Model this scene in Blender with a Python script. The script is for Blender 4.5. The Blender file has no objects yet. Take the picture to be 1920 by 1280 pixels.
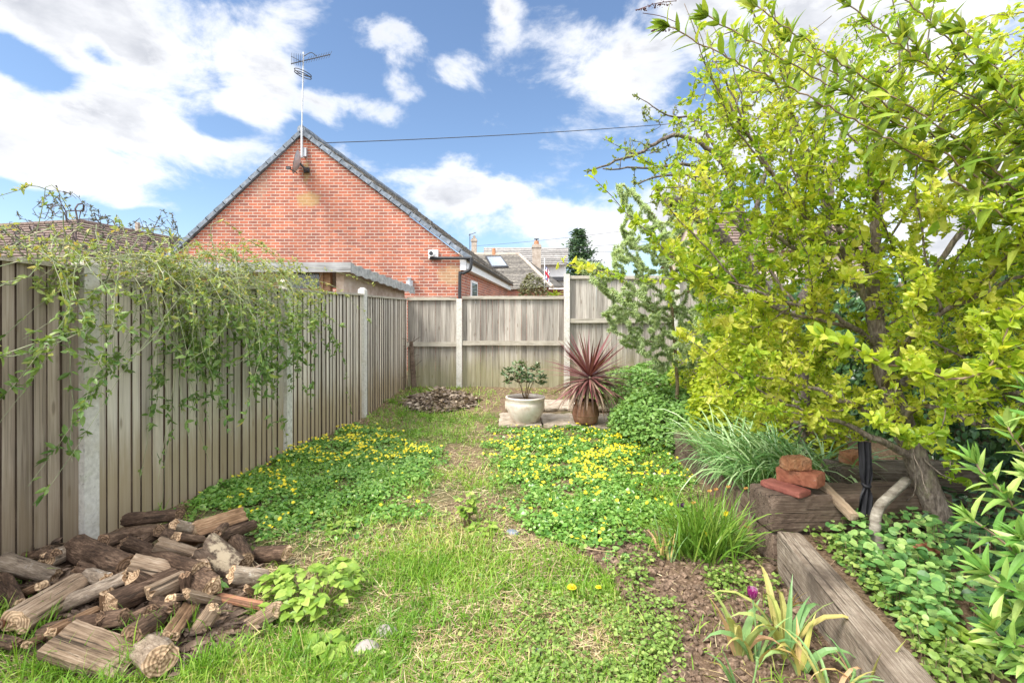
import bpy, bmesh, math, random
import numpy as np
from mathutils import Vector, Matrix, Euler
S = bpy.context.scene
COL = S.collection
R = math.radians
rng = np.random.default_rng(7)
random.seed(7)
# ---------------------------------------------------------------- camera
H = 1.52          # eye height
F = 900.0         # focal length in units of a 1920 wide frame
HY = 600.0        # row of the horizon
cam_d = bpy.data.cameras.new("camera"); cam = bpy.data.objects.new("camera", cam_d); COL.objects.link(cam)
cam.location = (0, 0, H); cam.rotation_euler = (R(90), 0, 0)
cam_d.sensor_width = 36; cam_d.lens = 36 * F / 1920; cam_d.shift_y = -(640 - HY) / 1920
cam_d.clip_start = 0.05; cam_d.clip_end = 3000
S.camera = cam
S.view_settings.view_transform = 'Standard'; S.view_settings.look = 'None'
S.view_settings.exposure = 1.42; S.view_settings.gamma = 1
S.cycles.max_bounces = 6; S.cycles.diffuse_bounces = 3; S.cycles.transmission_bounces = 4
S.cycles.transparent_max_bounces = 4; S.cycles.glossy_bounces = 2
S.cycles.sample_clamp_indirect = 6

def P(px, py, D):
    return np.array([(px - 960) / F * D, D, H - (py - HY) / F * D])

# ---------------------------------------------------------------- nodes
def node(nt, typ, ins=None, **props):
    n = nt.nodes.new(typ)
    for k, v in props.items(): setattr(n, k, v)
    for k, v in (ins or {}).items():
        s = n.inputs[k]
        if isinstance(v, bpy.types.NodeSocket): nt.links.new(v, s)
        else: s.default_value = v
    return n
def mth(nt, op, a, b=0.0, c=0.0, clamp=False):
    n = nt.nodes.new('ShaderNodeMath'); n.operation = op; n.use_clamp = clamp
    for i, v in enumerate((a, b, c)):
        if isinstance(v, bpy.types.NodeSocket): nt.links.new(v, n.inputs[i])
        else: n.inputs[i].default_value = v
    return n.outputs[0]
def vmth(nt, op, a, b=None, scale=None):
    n = nt.nodes.new('ShaderNodeVectorMath'); n.operation = op
    for i, v in enumerate((a, b)):
        if v is None: continue
        if isinstance(v, bpy.types.NodeSocket): nt.links.new(v, n.inputs[i])
        else: n.inputs[i].default_value = v
    if scale is not None:
        if isinstance(scale, bpy.types.NodeSocket): nt.links.new(scale, n.inputs['Scale'])
        else: n.inputs['Scale'].default_value = scale
    return n.outputs['Value'] if op in ('LENGTH', 'DOT_PRODUCT', 'DISTANCE') else n.outputs['Vector']
def maprange(nt, v, a, b, c=0.0, d=1.0, smooth=False):
    n = node(nt, 'ShaderNodeMapRange', {'Value': v, 'From Min': a, 'From Max': b, 'To Min': c, 'To Max': d})
    if smooth: n.interpolation_type = 'SMOOTHSTEP'
    return n.outputs[0]
def ramp(nt, fac, stops):
    n = nt.nodes.new('ShaderNodeValToRGB'); e = n.color_ramp.elements
    while len(e) < len(stops): e.new(0.5)
    for el, (p, c) in zip(e, stops): el.position = p; el.color = (*c, 1)
    nt.links.new(fac, n.inputs[0]); return n.outputs[0]
def noise(nt, vec, scale, detail=4, rough=.6, dist=0.0):
    n = node(nt, 'ShaderNodeTexNoise', {'Scale': scale, 'Detail': detail, 'Roughness': rough, 'Distortion': dist})
    if vec is not None: nt.links.new(vec, n.inputs['Vector'])
    return n.outputs['Fac']
def mix(nt, fac, a, b, mode='MIX'):
    n = nt.nodes.new('ShaderNodeMix'); n.data_type = 'RGBA'; n.blend_type = mode
    for i, v in ((0, fac), (6, a), (7, b)):
        if isinstance(v, bpy.types.NodeSocket): nt.links.new(v, n.inputs[i])
        else: n.inputs[i].default_value = v if i == 0 else (*v, 1)
    return n.outputs[2]
def coords(nt, scale=(1, 1, 1), kind='Object', rot=(0, 0, 0)):
    tc = nt.nodes.new('ShaderNodeTexCoord')
    return node(nt, 'ShaderNodeMapping', {'Vector': tc.outputs[kind], 'Scale': scale, 'Rotation': rot}).outputs[0]
def newmat(name):
    m = bpy.data.materials.new(name); m.use_nodes = True
    return m, m.node_tree, m.node_tree.nodes['Principled BSDF']
def attr(nt, name='rnd'):
    return node(nt, 'ShaderNodeAttribute', attribute_name=name).outputs['Fac']

# ---------------------------------------------------------------- world: sky with broken cloud, and one soft sun
SUN_EL, SUN_AZ = R(50), R(236)       # azimuth clockwise from +Y: high behind the camera
W = bpy.data.worlds.new("World"); S.world = W; W.use_nodes = True
nt = W.node_tree; bg = nt.nodes['Background']
sky = nt.nodes.new('ShaderNodeTexSky'); sky.sky_type = 'NISHITA'; sky.sun_disc = False
sky.sun_elevation = SUN_EL; sky.sun_rotation = SUN_AZ; sky.air_density = 1.0; sky.dust_density = 0.6; sky.ozone_density = 1.6
tc = nt.nodes.new('ShaderNodeTexCoord')
d = vmth(nt, 'NORMALIZE', tc.outputs['Generated'])
sep = node(nt, 'ShaderNodeSeparateXYZ', {0: d})
az = mth(nt, 'ARCTAN2', sep.outputs[0], sep.outputs[1]); el = mth(nt, 'ARCSINE', sep.outputs[2])
ae = node(nt, 'ShaderNodeCombineXYZ', {0: az, 1: el}).outputs[0]
warp = node(nt, 'ShaderNodeTexNoise', {'Vector': d, 'Scale': 3.0, 'Detail': 3}).outputs['Color']
ae = vmth(nt, 'ADD', ae, vmth(nt, 'SCALE', vmth(nt, 'SUBTRACT', warp, (.5, .5, .5)), scale=.16))
field = None
BLOBS = [(150,60,360,120,1),(330,250,300,110,1),(60,300,260,90,1),(470,150,110,150,1),(610,188,150,36,.8),(560,290,120,70,.6),
         (1200,150,150,90,1),(1290,60,130,110,1),(1560,160,330,330,1),(890,365,170,55,.9),(1090,420,230,62,1),(1290,400,160,70,1),
         (770,345,70,26,.7),(745,62,80,50,.5),(842,135,52,46,.48),(775,155,70,30,.46),(965,20,34,80,.42),(690,340,60,40,.6),(1900,300,300,400,1),(-300,200,300,300,1)]
HOLES = [(60,128,95,34,1.0),(420,232,75,34,.85),(20,385,110,34,1),(200,100,40,20,.7),(720,270,60,30,.6),(250,400,90,16,.6)]
def dir_ae(px, py):
    x, y, z = (px - 960) / F, 1.0, -(py - HY) / F
    return math.atan2(x, y), math.asin(z / math.sqrt(x*x + y*y + z*z))
def blob(px, py, rx, ry, w):
    a, e = dir_ae(px, py)
    k = math.cos(a) ** 2 * .5 + math.cos(a) * .5
    q = vmth(nt, 'MULTIPLY', vmth(nt, 'SUBTRACT', ae, (a, e, 0)), (F / (rx * k), F / (ry * math.cos(a) * .92), 0))
    return maprange(nt, vmth(nt, 'LENGTH', q), 0.0, 1.5, w, 0.0, True)
for b in BLOBS:
    v = blob(*b); field = v if field is None else mth(nt, 'MAXIMUM', field, v)
for b in HOLES:
    field = mth(nt, 'SUBTRACT', field, blob(*b))
# other quarters of the sky: unseen cloud, thickened to add fill light
back = maprange(nt, sep.outputs[1], -.1, .35, 1, 0, True)
n1 = noise(nt, vmth(nt, 'MULTIPLY', d, (1, 1, 1.7)), 5.5, 9, .62, .25)
n2 = noise(nt, d, 2.2, 4, .5)
field = mth(nt, 'ADD', field, mth(nt, 'MULTIPLY', back, .6)); field = mth(nt, 'ADD', field, maprange(nt, el, .72, 1.0, 0, .7, True))
dens = mth(nt, 'ADD', field, mth(nt, 'MULTIPLY', mth(nt, 'SUBTRACT', n1, .5), 2.5))
alpha = maprange(nt, dens, .18, .78, 0, 1, True)
thick = maprange(nt, mth(nt, 'ADD', mth(nt, 'MULTIPLY', n2, 1.0), mth(nt, 'MULTIPLY', noise(nt, vmth(nt, 'MULTIPLY', d, (1, 1, 2.2)), 6, 6, .6), .6)), .58, 1.02, 0, 1, True)
thick = mth(nt, 'MULTIPLY', thick, maprange(nt, dens, .5, .9))
SKYG = 1.0
cloud = mix(nt, thick, (3.9, 3.92, 4.0), (1.75, 1.85, 2.1))
blue = mix(nt, 1.0, sky.outputs[0], (.62, .65, .68), 'MULTIPLY')
zen = maprange(nt, el, .72, 1.0, 0, 1, True)
cloud = vmth(nt, 'SCALE', cloud, scale=mth(nt, 'ADD', 1.0, mth(nt, 'MULTIPLY', mth(nt, 'MAXIMUM', back, zen), 1.7)))   # unseen clouds behind us and overhead are brightened to add fill light
skyc = mix(nt, alpha, blue, cloud)
nt.links.new(skyc, bg.inputs[0]); bg.inputs[1].default_value = 0.12
sun_d = bpy.data.lights.new("sun", 'SUN'); sun = bpy.data.objects.new("sun", sun_d); COL.objects.link(sun)
sun_d.energy = 2.4; sun_d.angle = R(20); sun_d.color = (1, .95, .87)
sd = Vector((math.sin(SUN_AZ) * math.cos(SUN_EL), math.cos(SUN_AZ) * math.cos(SUN_EL), math.sin(SUN_EL)))
sun.rotation_euler = sd.to_track_quat('Z', 'Y').to_euler(); sun.location = (0, -5, 20)

# ---------------------------------------------------------------- numpy noise
def _h(ix, iy, s):
    v = np.sin(ix * 127.1 + iy * 311.7 + s * 74.7) * 43758.5453
    return v - np.floor(v)
def vnoise(x, y, s=0):
    ix, iy = np.floor(x), np.floor(y); fx, fy = x - ix, y - iy
    fx = fx * fx * (3 - 2 * fx); fy = fy * fy * (3 - 2 * fy)
    a, b, c, e = _h(ix, iy, s), _h(ix + 1, iy, s), _h(ix, iy + 1, s), _h(ix + 1, iy + 1, s)
    return (a + (b - a) * fx) * (1 - fy) + (c + (e - c) * fx) * fy
def fbm(x, y, s=0, o=4):
    t, a, n = 0, .5, 0
    for i in range(o):
        t = t + a * vnoise(x * 2**i, y * 2**i, s + i * 9.1); n += a; a *= .5
    return t / n
def unit(v):
    v = np.asarray(v, float); return v / np.maximum(np.linalg.norm(v, axis=-1, keepdims=True), 1e-9)
def in_poly(px, py, poly):
    px, py = np.asarray(px), np.asarray(py); c = np.zeros(px.shape, bool)
    n = len(poly)
    for i in range(n):
        x1, y1 = poly[i]; x2, y2 = poly[(i + 1) % n]
        if y1 == y2: continue
        c ^= ((y1 > py) != (y2 > py)) & (px < (x2 - x1) * (py - y1) / (y2 - y1) + x1)
    return c

# ---------------------------------------------------------------- mesh builder
class MB:
    def __init__(s): s.V = []; s.F = []; s.M = []; s.A = []; s.n = 0
    def add(s, V, Fs, mi=0, rnd=0.5):
        V = np.asarray(V, float).reshape(-1, 3)
        Fl = Fs if isinstance(Fs, list) and len(Fs) and isinstance(Fs[0], np.ndarray) and Fs[0].ndim == 2 else None
        if Fl is None:
            by = {}
            for f in Fs: by.setdefault(len(f), []).append(f)
            Fl = [np.array(v) for v in by.values()]
        for f in Fl:
            s.F.append(f + s.n); s.M.append(np.full(len(f), mi) if np.isscalar(mi) else np.asarray(mi))
        s.V.append(V); s.A.append(np.full(len(V), rnd) if np.isscalar(rnd) else np.asarray(rnd, float)); s.n += len(V)
    def build(s, name, mats, parent=None, origin=None, smooth=False):
        V = np.concatenate(s.V) if s.V else np.zeros((0, 3))
        if origin is None: origin = np.array(parent.location) if parent is not None else np.zeros(3)
        o3 = np.array(origin, float)
        V = V - o3
        me = bpy.data.meshes.new(name); me.vertices.add(len(V)); me.vertices.foreach_set('co', V.astype(np.float32).ravel())
        loops = np.concatenate([f.ravel() for f in s.F]); cnt = np.concatenate([np.full(len(f), f.shape[1]) for f in s.F])
        me.loops.add(len(loops)); me.loops.foreach_set('vertex_index', loops.astype(np.int32))
        me.polygons.add(len(cnt)); st = np.concatenate([[0], np.cumsum(cnt)[:-1]])
        me.polygons.foreach_set('loop_start', st.astype(np.int32))
        me.polygons.foreach_set('material_index', np.concatenate(s.M).astype(np.int32))
        me.polygons.foreach_set('use_smooth', (np.concatenate(s.M) == 0) if smooth == 'first' else np.full(len(cnt), bool(smooth)))
        a = me.attributes.new('rnd', 'FLOAT', 'POINT'); a.data.foreach_set('value', np.concatenate(s.A).astype(np.float32))
        for m in (mats if isinstance(mats, (list, tuple)) else [mats]): me.materials.append(m)
        me.update(calc_edges=True); me.validate()
        o = bpy.data.objects.new(name, me); COL.objects.link(o)
        if parent is not None:
            o.parent = parent
            o.location = o3 - np.array(parent.location)
        else: o.location = o3
        return o
def tag(o, label, cat, group=None, kind=None):
    if label: o['label'] = label
    if cat: o['category'] = cat
    if group: o['group'] = group
    if kind: o['kind'] = kind
    return o
def struct(o): o['kind'] = 'structure'; return o
def thing(name, label, cat, loc=(0, 0, 0), group=None):
    o = bpy.data.objects.new(name, None); COL.objects.link(o); o.location = loc; o.empty_display_size = .1
    return tag(o, label, cat, group)
BOXF = np.array([(0,3,2,1),(4,5,6,7),(0,1,5,4),(1,2,6,5),(2,3,7,6),(3,0,4,7)])
def box(mb, c, size, rz=0.0, mi=0, rnd=.5, ax=None):
    s = np.array(size) / 2
    v = np.array([(-1,-1,-1),(1,-1,-1),(1,1,-1),(-1,1,-1),(-1,-1,1),(1,-1,1),(1,1,1),(-1,1,1)]) * s
    if ax is not None: v = v @ np.array(ax)            # rows: the three axes
    elif rz:
        cs, sn = math.cos(rz), math.sin(rz); v = v @ np.array([(cs, sn, 0), (-sn, cs, 0), (0, 0, 1)])
    mb.add(v + np.array(c), [BOXF], mi, rnd)
def hexa(mb, eight, mi=0, rnd=.5): mb.add(np.array(eight), [BOXF], mi, rnd)
def prism(mb, poly, dv, mi=0, rnd=.5, mi_cap=None):
    poly = np.array(poly, float); n = len(poly); V = np.concatenate([poly, poly + np.array(dv)])
    q = [np.array([(i, (i + 1) % n, n + (i + 1) % n, n + i) for i in range(n)])]
    mb.add(V, q, mi, rnd)
    mb.add(poly, [np.arange(n)[::-1][None]], mi if mi_cap is None else mi_cap, rnd); mb.add(poly + np.array(dv), [np.arange(n)[None]], mi if mi_cap is None else mi_cap, rnd)
def tubes(mb, Pt, Rd, sides=5, mi=0, rnd=.5, cap=True):
    """N tubes of k points each."""
    Pt = np.asarray(Pt, float); Rd = np.asarray(Rd, float)
    if Pt.ndim == 2: Pt = Pt[None]; Rd = np.broadcast_to(Rd, Pt.shape[:2])
    N, k, _ = Pt.shape; Rd = np.broadcast_to(Rd, (N, k))
    T = np.gradient(Pt, axis=1) if k > 1 else None
    T = unit(T); mean = unit(Pt[:, -1] - Pt[:, 0] + 1e-6)
    ref = np.where(np.abs(mean[:, 2:3]) > .8, np.array([1., 0, 0]), np.array([0, 0, 1.]))
    U = unit(np.cross(T, ref[:, None, :])); Vv = np.cross(T, U)
    a = np.arange(sides) / sides * 2 * np.pi
    ring = Pt[:, :, None, :] + Rd[:, :, None, None] * (np.cos(a)[None, None, :, None] * U[:, :, None, :] + np.sin(a)[None, None, :, None] * Vv[:, :, None, :])
    V = ring.reshape(-1, 3)
    j = np.arange(sides); jn = (j + 1) % sides; i = np.arange(k - 1)
    base = (i[:, None] * sides)
    q = np.stack([base + j, base + jn, base + sides + jn, base + sides + j], -1).reshape(-1, 4)
    Fq = (np.arange(N)[:, None, None] * (k * sides) + q[None]).reshape(-1, 4)
    Fs = [Fq]
    if cap:
        c0 = (np.arange(N)[:, None] * k * sides + j[None, ::-1]); c1 = (np.arange(N)[:, None] * k * sides + (k - 1) * sides + j[None])
        Fs += [c0, c1]
    r = rnd if np.isscalar(rnd) else np.repeat(rnd, k * sides)
    mb.add(V, Fs, mi, r)
def smooth_path(pts, n=12):
    """Catmull-Rom through the points."""
    p = np.asarray(pts, float)
    if len(p) < 3: return p[0] + (p[-1] - p[0]) * np.linspace(0, 1, n)[:, None]
    q = np.concatenate([[2 * p[0] - p[1]], p, [2 * p[-1] - p[-2]]]); out = []
    t = np.linspace(0, len(p) - 1, n)
    for u in t:
        i = min(int(u), len(p) - 2); f = u - i; a, b, c, e = q[i], q[i + 1], q[i + 2], q[i + 3]
        out.append(.5 * (2*b + (c - a)*f + (2*a - 5*b + 4*c - e)*f*f + (3*b - a - 3*c + e)*f**3))
    return np.array(out)
def leaves(mb, Ps, D, U, L, Wd, prof=((0, .08), (.3, .9), (.62, .85), (1, .04)), curl=.15, fold=.25, mi=0, rnd=None):
    """N leaves: bases Ps, directions D, upsides U, lengths L, half width = Wd*L*profile."""
    N = len(Ps); D = unit(D); S_ = unit(np.cross(D, U)); U = np.cross(S_, D)
    L = np.broadcast_to(L, (N,)); Wd = np.broadcast_to(Wd, (N,)); curl = np.broadcast_to(curl, (N,))
    k = len(prof); V = np.empty((N, k, 3, 3))
    for i, (t, w) in enumerate(prof):
        c = Ps + D * (L * t)[:, None] - U * (curl * L * t * t)[:, None]
        hw = (w * Wd * L)[:, None]
        V[:, i, 1] = c
        V[:, i, 0] = c - S_ * hw + U * hw * fold; V[:, i, 2] = c + S_ * hw + U * hw * fold
    b = np.arange(k - 1) * 3
    q = np.concatenate([np.stack([b, b + 1, b + 4, b + 3], -1), np.stack([b + 1, b + 2, b + 5, b + 4], -1)])
    Fq = (np.arange(N)[:, None, None] * 3 * k + q[None]).reshape(-1, 4)
    r = rng.random(N) if rnd is None else np.broadcast_to(rnd, (N,))
    mb.add(V.reshape(-1, 3), [Fq], mi, np.repeat(r, 3 * k))
def blades(mb, Ps, D, L, Wd, bend, rows=4, mi=0, rnd=None, prof=None, droop=(0, 0, -1), vee=0.0, side=None):
    """N strap leaves that start along D and bend over towards droop."""
    N = len(Ps); d = unit(D); L = np.broadcast_to(L, (N,)); Wd = np.broadcast_to(Wd, (N,)); bend = np.broadcast_to(bend, (N,))
    if side is None:
        side = np.cross(d, np.array([0, 0, 1.])) + rng.normal(0, .25, (N, 3))
    S_ = unit(side)
    p = np.array(Ps, float); V = []
    if prof is None: prof = [1 - (i / rows) ** 2.2 * .96 for i in range(rows + 1)]
    nc = 3 if vee else 2
    for i in range(rows + 1):
        hw = (Wd * .5 * prof[i])[:, None]
        nrm = unit(np.cross(S_, d))
        if nc == 3: V.append(np.stack([p - S_ * hw - nrm * hw * vee, p, p + S_ * hw - nrm * hw * vee], 1))
        else: V.append(np.stack([p - S_ * hw, p + S_ * hw], 1))
        d = unit(d + np.array(droop) * (bend / rows * (0.4 + 1.2 * i / rows))[:, None])
        S_ = unit(S_ - d * (S_ * d).sum(1, keepdims=True))
        p = p + d * (L / rows)[:, None]
    V = np.stack(V, 1).reshape(N, -1, 3); m = nc * (rows + 1)
    b = np.arange(rows) * nc; q = np.stack([b, b + 1, b + nc + 1, b + nc], -1)
    if nc == 3: q = np.concatenate([q, q + 1])
    Fq = (np.arange(N)[:, None, None] * m + q[None]).reshape(-1, 4)
    r = rng.random(N) if rnd is None else np.broadcast_to(rnd, (N,))
    mb.add(V.reshape(-1, 3), [Fq], mi, np.repeat(r, m))
def lathe(mb, prof, c, sides=40, mi=0, wob=0.0):
    prof = np.array(prof); a = np.arange(sides) / sides * 2 * np.pi
    V = np.stack([prof[:, 0][:, None] * np.cos(a), prof[:, 0][:, None] * np.sin(a), np.repeat(prof[:, 1][:, None], sides, 1)], -1)
    V = V.reshape(-1, 3) + np.array(c); k = len(prof); j = np.arange(sides); jn = (j + 1) % sides; b = np.arange(k - 1)[:, None] * sides
    mb.add(V, [np.stack([b + j, b + jn, b + sides + jn, b + sides + j], -1).reshape(-1, 4)], mi)
def rand_dirs(n, zmin=-1.0, zmax=1.0):
    z = rng.uniform(zmin, zmax, n); a = rng.uniform(0, 2 * np.pi, n); r = np.sqrt(1 - z * z)
    return np.stack([r * np.cos(a), r * np.sin(a), z], -1)
# ---------------------------------------------------------------- materials
def mat_stuff(name, stops, scale=(1, 1, 1), ns=5, detail=6, rough=.85, bump=.4, bd=.01, rnd=0.0, over=None, dist=0.0, contrast=None, spec=.3):
    """Noise driven colour with bump; rnd: brightness spread by element; over: (colour, scale, lo, hi) stains."""
    m, nt, b = newmat(name)
    v = coords(nt, scale); n = noise(nt, v, ns, detail, .62, dist)
    c = ramp(nt, maprange(nt, n, .3, .7), stops)
    for (oc, osc, lo, hi) in (over or []):
        c = mix(nt, maprange(nt, noise(nt, coords(nt), osc, 5, .65), lo, hi), c, oc)
    if rnd:
        c = vmth(nt, 'SCALE', c, scale=maprange(nt, attr(nt), 0, 1, 1 - rnd, 1 + rnd))
    nt.links.new(c, b.inputs['Base Color']); b.inputs['Roughness'].default_value = rough
    b.inputs['Specular IOR Level'].default_value = spec
    if bump:
        bn = node(nt, 'ShaderNodeBump', {'Height': n, 'Strength': bump, 'Distance': bd}); nt.links.new(bn.outputs[0], b.inputs['Normal'])
    return m
def mat_leaf(name, stops, tr=.35, tcol=None, rough=.42, spec=.35, mott=.25):
    m, nt, b = newmat(name)
    c = ramp(nt, attr(nt), stops)
    n = noise(nt, coords(nt), 60, 3, .6)
    c = vmth(nt, 'SCALE', c, scale=maprange(nt, n, .25, .75, 1 - mott, 1 + mott))
    nt.links.new(c, b.inputs['Base Color']); b.inputs['Roughness'].default_value = rough; b.inputs['Specular IOR Level'].default_value = spec
    t = node(nt, 'ShaderNodeBsdfTranslucent')
    tc_ = mix(nt, 1.0, c, tcol or (1.25, 1.15, .5), 'MULTIPLY'); nt.links.new(tc_, t.inputs[0])
    mx = node(nt, 'ShaderNodeMixShader', {0: tr, 1: b.outputs[0], 2: t.outputs[0]})
    nt.links.new(mx.outputs[0], nt.nodes['Material Output'].inputs[0])
    return m
def mat_plain(name, c, rough=.5, metal=0.0, var=.15, ns=8, bump=.1, spec=.4):
    m = mat_stuff(name, [(0, tuple(x * (1 - var) for x in c)), (1, tuple(min(1, x * (1 + var)) for x in c))], ns=ns, rough=rough, bump=bump, bd=.003, spec=spec)
    m.node_tree.nodes['Principled BSDF'].inputs['Metallic'].default_value = metal
    return m
def mat_fence(name, stops, alg_z, alg_c, top_c, alg_hi=.55, knots=True):
    """Weathered boards: grain along z, knots, per-board tone (rnd), algae low down, pale bleaching."""
    m, nt, b = newmat(name)
    rn = attr(nt)
    off = node(nt, 'ShaderNodeCombineXYZ', {0: mth(nt, 'MULTIPLY', rn, 31.0), 1: mth(nt, 'MULTIPLY', rn, 17.0), 2: mth(nt, 'MULTIPLY', rn, 53.0)}).outputs[0]
    base = vmth(nt, 'ADD', coords(nt), off)
    g = noise(nt, vmth(nt, 'MULTIPLY', base, (60, 60, 1.6)), 1.0, 6, .65, .6)
    g2 = noise(nt, vmth(nt, 'MULTIPLY', base, (9, 9, .8)), 1.0, 4, .6, .4)
    c = ramp(nt, maprange(nt, mth(nt, 'ADD', mth(nt, 'MULTIPLY', g, .6), mth(nt, 'MULTIPLY', g2, .4)), .34, .66), stops)
    c = vmth(nt, 'SCALE', c, scale=maprange(nt, rn, 0, 1, .7, 1.22))
    if knots:
        vo = node(nt, 'ShaderNodeTexVoronoi', {'Vector': vmth(nt, 'MULTIPLY', base, (9, 9, 2.6)), 'Scale': 1.0, 'Randomness': 1.0})
        k = maprange(nt, vo.outputs['Distance'], .06, .16, 1, 0, True)
        c = mix(nt, mth(nt, 'MULTIPLY', k, .55), c, (.13, .09, .06))
    sz = node(nt, 'ShaderNodeSeparateXYZ', {0: coords(nt)}).outputs[2]
    stn = noise(nt, vmth(nt, 'MULTIPLY', base, (7, 7, 1.3)), 1.0, 5, .7)
    a = mth(nt, 'MULTIPLY', maprange(nt, mth(nt, 'ADD', sz, mth(nt, 'MULTIPLY', stn, -.9)), alg_z - .75, alg_z - .15, 1, 0, True), alg_hi)
    c = mix(nt, a, c, alg_c)
    nt.links.new(c, b.inputs['Base Color']); b.inputs['Roughness'].default_value = .9; b.inputs['Specular IOR Level'].default_value = .2
    bn = node(nt, 'ShaderNodeBump', {'Height': g, 'Strength': .35, 'Distance': .004}); nt.links.new(bn.outputs[0], b.inputs['Normal'])
    return m
def mat_brick(name, axes=(0, 2), stains=(), c1=(.47,.15,.09), c2=(.27,.105,.08), mort=(.52,.42,.35), bw=.225, bh=.075):
    m, nt, b = newmat(name)
    sp = node(nt, 'ShaderNodeSeparateXYZ', {0: coords(nt)})
    v = node(nt, 'ShaderNodeCombineXYZ', {0: sp.outputs[axes[0]], 1: sp.outputs[axes[1]]}).outputs[0]
    n = noise(nt, coords(nt), 35, 4, .6)
    v2 = vmth(nt, 'ADD', v, vmth(nt, 'SCALE', vmth(nt, 'SUBTRACT', node(nt, 'ShaderNodeTexNoise', {'Vector': v, 'Scale': 18.0}).outputs['Color'], (.5,.5,.5)), scale=.012))
    br = node(nt, 'ShaderNodeTexBrick', {'Vector': v2, 'Scale': 1.0, 'Mortar Size': .0095, 'Mortar Smooth': .3, 'Bias': 0.0, 'Brick Width': bw, 'Row Height': bh,
              'Color1': (*c1, 1), 'Color2': (*c2, 1), 'Mortar': (*mort, 1)}, offset=.5)
    br2 = node(nt, 'ShaderNodeTexBrick', {'Vector': v2, 'Scale': 1.0, 'Mortar Size': .0062, 'Mortar Smooth': .25, 'Brick Width': bw, 'Row Height': bh, 'Bias': -.25,
              'Color1': (1, 1, 1, 1), 'Color2': (0, 0, 0, 1), 'Mortar': (0, 0, 0, 1)}, offset=.5, squash=1.0)
    c = br.outputs['Color']
    c = mix(nt, mth(nt, 'MULTIPLY', maprange(nt, noise(nt, vmth(nt, 'MULTIPLY', v, (4.3, 13.3, 1)), 1.0, 1, .5), .5, .64), mth(nt, 'MULTIPLY', br2.outputs['Color'], .6)), c, (.52, .2, .11))
    c = vmth(nt, 'SCALE', c, scale=maprange(nt, n, .25, .75, .75, 1.25))
    c = vmth(nt, 'SCALE', c, scale=maprange(nt, noise(nt, coords(nt, (1, 1, .35)), 1.3, 6, .7), .3, .7, .72, 1.16))
    for (pos, rad, col, amt) in stains:
        q = vmth(nt, 'MULTIPLY', vmth(nt, 'SUBTRACT', coords(nt), pos), tuple(1 / r for r in rad))
        k = mth(nt, 'ADD', vmth(nt, 'LENGTH', q), mth(nt, 'MULTIPLY', mth(nt, 'SUBTRACT', noise(nt, coords(nt), 6, 4, .6), .5), 1.3))
        c = mix(nt, maprange(nt, k, .55, 1.05, amt, 0, True), c, mix(nt, .75, c, col))
    nt.links.new(c, b.inputs['Base Color']); b.inputs['Roughness'].default_value = .9; b.inputs['Specular IOR Level'].default_value = .2
    bn = node(nt, 'ShaderNodeBump', {'Height': mth(nt, 'ADD', mth(nt, 'MULTIPLY', br.outputs['Fac'], -1.0), mth(nt, 'MULTIPLY', n, .4)), 'Strength': .6, 'Distance': .008}); nt.links.new(bn.outputs[0], b.inputs['Normal'])
    return m
def mat_split(name, stops, rough=.9, axis=0, fine=40, bump=.6, crack=.5, over=None, st=.09):
    """Split or sawn weathered wood: streaks along one local axis, dark cracks."""
    m, nt, b = newmat(name)
    sc = [fine, fine, fine]; sc = [fine * 2.2] * 3; sc[axis] = fine * st
    rn = attr(nt); off = node(nt, 'ShaderNodeCombineXYZ', {0: mth(nt, 'MULTIPLY', rn, 13.0), 1: mth(nt, 'MULTIPLY', rn, 7.0), 2: mth(nt, 'MULTIPLY', rn, 29.0)}).outputs[0]
    base = vmth(nt, 'ADD', coords(nt), off)
    g = noise(nt, vmth(nt, 'MULTIPLY', base, tuple(sc)), 1.0, 7, .68, .5)
    g2 = noise(nt, base, 7, 4, .6)
    c = ramp(nt, maprange(nt, mth(nt, 'ADD', mth(nt, 'MULTIPLY', g, .65), mth(nt, 'MULTIPLY', g2, .35)), .33, .67), stops)
    s2 = [s * .5 for s in sc]
    ck = maprange(nt, noise(nt, vmth(nt, 'MULTIPLY', base, tuple(s2)), 1.0, 3, .5, .3), .60, .66)
    c = mix(nt, mth(nt, 'MULTIPLY', ck, crack), c, (.03, .022, .016))
    for (oc, osc, lo, hi) in (over or []):
        c = mix(nt, maprange(nt, noise(nt, base, osc, 5, .65), lo, hi), c, oc)
    c = vmth(nt, 'SCALE', c, scale=maprange(nt, rn, 0, 1, .7, 1.3))
    nt.links.new(c, b.inputs['Base Color']); b.inputs['Roughness'].default_value = rough; b.inputs['Specular IOR Level'].default_value = .2
    bn = node(nt, 'ShaderNodeBump', {'Height': mth(nt, 'SUBTRACT', g, mth(nt, 'MULTIPLY', ck, .5)), 'Strength': bump, 'Distance': .006}); nt.links.new(bn.outputs[0], b.inputs['Normal'])
    return m
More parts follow.
